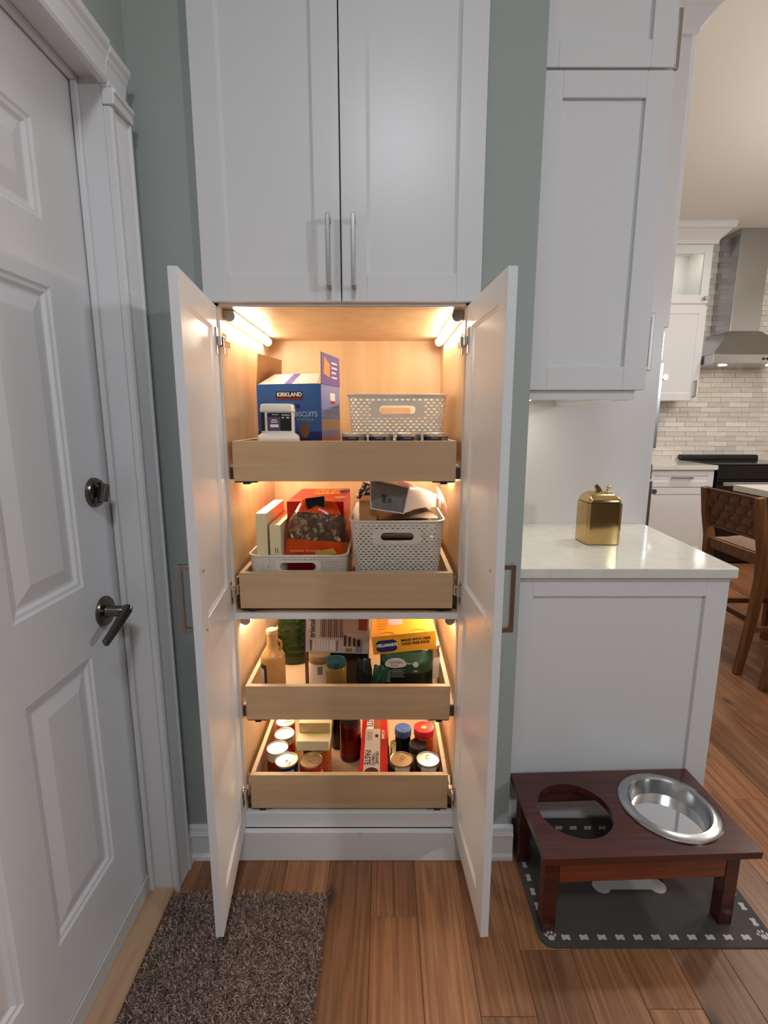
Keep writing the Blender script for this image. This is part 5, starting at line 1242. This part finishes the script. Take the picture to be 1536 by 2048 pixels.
obj('crumpled_pack', mb, GRN, None, label='crumpled small green wrapper leaning on the green food pack', cat='wrapper')
# glass jar at the right side wall
gj = thing('storage_jar', 'clear glass jar with pale paper label at the side wall of the third tray', 'jar', (0.152, 1.50, z3_))
obj('jar_glass', MB().lathe([(0.018, 0), (0.020, 0.004), (0.020, 0.125), (0.017, 0.137), (0.017, 0.148)], 36, T(0.157, 1.478, z3_), cap1=False), glass('jar_glass', (232, 226, 214), 0.03, alpha=0.12), gj)
arc_patch(0.157, 1.478, 0.0204, z3_ + 0.05, z3_ + 0.12, -160, -30, C('jar_white_label', (224, 206, 190)), gj)
obj('jar_lid', MB().lathe([(0.0195, 0.1482), (0.0195, 0.158), (0.018, 0.1595)], 32, T(0.157, 1.478, z3_)), CHROME, gj)

# ------------------------------------------------------------------ bottom tray
z4_ = trays[3] + 0.0005
ch_ = 0.109
def can_at(label, u, v, dpx, lm, h=ch_, **kw):
    p = onZ(u, v, z4_ + h); r = dpx / F * (p.y / ray(u, v).y) / 2; p.y = max(p.y, 1.3532 + r)
    return can(label, p.x, p.y, z4_, r, h, lm, **kw), p, r
MIX = C('dark_red_label', (120, 34, 26), 0.35); ORL = C('orange_label', (176, 84, 34), 0.35, var=0.3, vscale=50)
(c_, lb), p, r = can_at('navy labelled can with bright lid touching the tray front', 573, 1518, 46, C('corn_navy', (26, 30, 60), 0.35), rot=-60, group='cans in the bottom tray')
wrap_text('COVE', 0.013, INKW, lb, p.x, p.y, r * 0.99, z4_ + ch_ - 0.026, -70, 0.0004)
(c_, lb), p, r = can_at('can with tarnished gold lid and red and white label', 622, 1519, 46, C('red_white_label', (150, 36, 32), 0.35), lid_m=TINDARK, rot=-10, group='cans in the bottom tray', band=(0.1, 0.72, C('pale_label', (206, 188, 172))))
can_at('bright lidded can behind the navy can by the side wall', 555, 1494, 43, C('white_label', (210, 196, 180)), rot=40, group='cans in the bottom tray', band=(0.05, 0.7, MIX))
can_at('bright lidded can beside the stacked cream boxes', 569, 1466, 40, C('white_label', (210, 196, 180)), rot=-120, group='cans in the bottom tray', band=(0.05, 0.75, REDL))
can_at('red labelled can standing behind the bright lidded cans', 571, 1441, 38, REDL, rot=10, group='cans in the bottom tray')
# wide cans carrying cream boxes
can('squat can with orange label under the stacked cream boxes', -0.2075, 1.462, z4_, 0.0365, 0.112, ORL, TINDARK, 'cans in the bottom tray', tab=False)
can('dark red can under the rear of the cream boxes', -0.240, 1.537, z4_, 0.0365, 0.112, MIX, TINDARK, 'cans in the bottom tray', tab=False)
zb_ = z4_ + 0.1125
b0, b1 = onY(587, 1486, 1.455), onY(652, 1486, 1.455)
carton('stock_carton', 'lower of two small cream boxes stacked on cans', T(b0.x + 0.014, 1.43, zb_), b1.x - b0.x - 0.002, 0.145, 0.033, CREAM, group='cream boxes in the bottom tray')
carton('stock_carton', 'upper of two small cream boxes stacked on cans', T(b0.x + 0.016, 1.475, zb_ + 0.0335), b1.x - b0.x - 0.004, 0.12, 0.034, CREAM, group='cream boxes in the bottom tray')
jar('dark red jar with black lid beside the tomato paste box', -0.116, 1.555, z4_, 0.036, 0.16, mat('red_sauce', (84, 14, 10), 0.12), C('dark_lid', (42, 32, 28), 0.4), lid_h=0.02, lab=(0.15, 0.6, C('sauce_label', (116, 22, 18), 0.4)))
jar('black capped dark bottle behind the stacked cream boxes', -0.165, 1.62, z4_, 0.03, 0.17, mat('soy_dark', (20, 12, 12), 0.15), C('dark_lid', (42, 32, 28), 0.4), lid_h=0.02)
# tomato paste multipack
tp = onZ(717, 1546, 0.268); tp2 = onZ(775, 1546, 0.268)
MPz = T(tp.x + 0.001, 1.3545, z4_); pw, pdp, phh = tp2.x - tp.x, 0.30, 0.268 - z4_
pk_ = carton('tomato_paste_pack', 'red and grey boxed twelve-can tomato paste pack lying lengthwise in the bottom tray', MPz, pw, pdp, phh, C('paste_red', (170, 24, 30), 0.3))
Mt2 = MPz @ T(0, 0, phh + 0.0006)
def tdec(x0, x1, y0, y1, m_, z=0.0, name='print_panel'): return obj(name, MB().prism([(x0, y0), (x1, y0), (x1, y1), (x0, y1)], z, z + 0.0002, Mt2), m_, pk_)
tdec(0.013, 0.064, 0.0, 0.22, C('paste_grey', (172, 166, 162), 0.4)); tdec(0.017, 0.040, 0.22, 0.30, INKW); tdec(0.043, 0.066, 0.225, 0.30, C('paste_photo', (150, 84, 44)), 0.0001)
text('PASTE', 0.026, INKB, pk_, Mt2 @ T(0.016, 0.105, 0.0005) @ RZ(-90), bold=0.0005)
text('ORGANIC', 0.0135, INKB, pk_, Mt2 @ T(0.050, 0.098, 0.0005) @ RZ(-90), bold=0.0003)
text('TOMATO', 0.0135, INKB, pk_, Mt2 @ T(0.038, 0.090, 0.0005) @ RZ(-90), bold=0.0003)
text('PASTE', 0.026, INKB, pk_, Mt2 @ T(0.019, 0.30, 0.0005) @ RZ(-90), bold=0.0005)
text('12 CANS', 0.0135, INKW, pk_, Mt2 @ T(0.069, 0.215, 0.0005) @ RZ(-90), bold=0.0003)
obj('round_seal', MB().prism([(0.052 + 0.006 * math.cos(R(a)), 0.18 + 0.009 * math.sin(R(a))) for a in range(0, 360, 20)], 0.0003, 0.0006, Mt2), INKB, pk_)
for k in range(3): tdec(0.022 + k * 0.006, 0.0235 + k * 0.006, 0.155, 0.205, INKB, 0.0003, 'print_line')
obj('can_picture', MB().prism([(0.038 + 0.022 * math.cos(R(a)), 0.001 + 0.022 * math.sin(R(a))) for a in range(0, 181, 15)], 0.0003, 0.0006, Mt2), C('paste_photo2', (60, 24, 18)), pk_)
mb = MB(); mb.loops([[(x, y, z) for x, z in ((pw + 0.0006, 0.0), (pw + 0.006, 0.02), (pw + 0.007, phh * 0.8), (pw + 0.003, phh + 0.001))] for y in (0.003, 0.1, 0.2, 0.297)], MPz, cap=False)
obj('shrink_wrap', mb, glass('shrink_film', (240, 220, 214), 0.1, alpha=0.25), pk_)
# patterned pouch, cans and jars on the right
mb, _ = pillow(0.020, 0.100, 0.09, 0, 1, T(tp2.x + 0.020, 1.49, z4_ + 0.003), amp=0.002, seed=41)
PAT = mat('patterned_pouch', (196, 176, 130), 0.4, var=0.6, vscale=90)
obj('patterned_pouch', mb, PAT, None, label='cream and brown patterned pouch beside the tomato paste pack', cat='pouch')
WHL = C('white_label', (210, 196, 180)); BLK = C('black_can_label', (34, 20, 18), 0.35)
(c_, lb), p, r = can_at('gold lidded can with torn dark label beside the tomato paste pack', 803, 1517, 46, BLK, lid_m=TINDARK, rot=60, group='cans in the bottom tray', inset=0.012)
arc_patch(p.x, p.y, r * 0.985, z4_ + 0.074, z4_ + 0.101, -125, -45, WHL, lb)
(c_, lb), p, r = can_at('pale lidded can with dark label in the corner by the side wall', 856, 1517, 46, BLK, rot=80, group='cans in the bottom tray', inset=0.012)
arc_patch(p.x, p.y, r * 0.985, z4_ + 0.074, z4_ + 0.101, -130, -50, WHL, lb)
p = onZ(836, 1488, z4_ + 0.118); jar('small glass jar with plain black lid behind two cans', p.x, p.y + 0.003, z4_, 0.029, 0.118, glass('spice_jar_glass', (150, 120, 100), 0.05, alpha=0.4), C('black_lid', (34, 32, 32), 0.3), lid_h=0.02, neck=0.92)
p = onZ(848, 1456, z4_ + 0.148); tj = jar('orange jar with shiny red lid by the side wall', p.x, p.y + 0.006, z4_, 0.031, 0.148, mat('orange_sauce', (206, 88, 30), 0.12), C('red_lid', (206, 34, 40), 0.22), lid_h=0.024, neck=0.97)
obj('lid_emblem', MB().lathe([(0.010, 0), (0.004, 0.0006)], 5, T(p.x, p.y + 0.006, z4_ + 0.1473)), C('emblem_yellow', (226, 170, 40)), tj)
p = onZ(806, 1456, z4_ + 0.140); jar('black jar with blue and white lid behind the tomato paste pack', p.x, p.y + 0.002, z4_, 0.026, 0.140, C('black_jar', (16, 18, 22), 0.2), C('blue_lid', (70, 96, 150), 0.3, var=0.5, vscale=120), lid_h=0.022, neck=0.95)
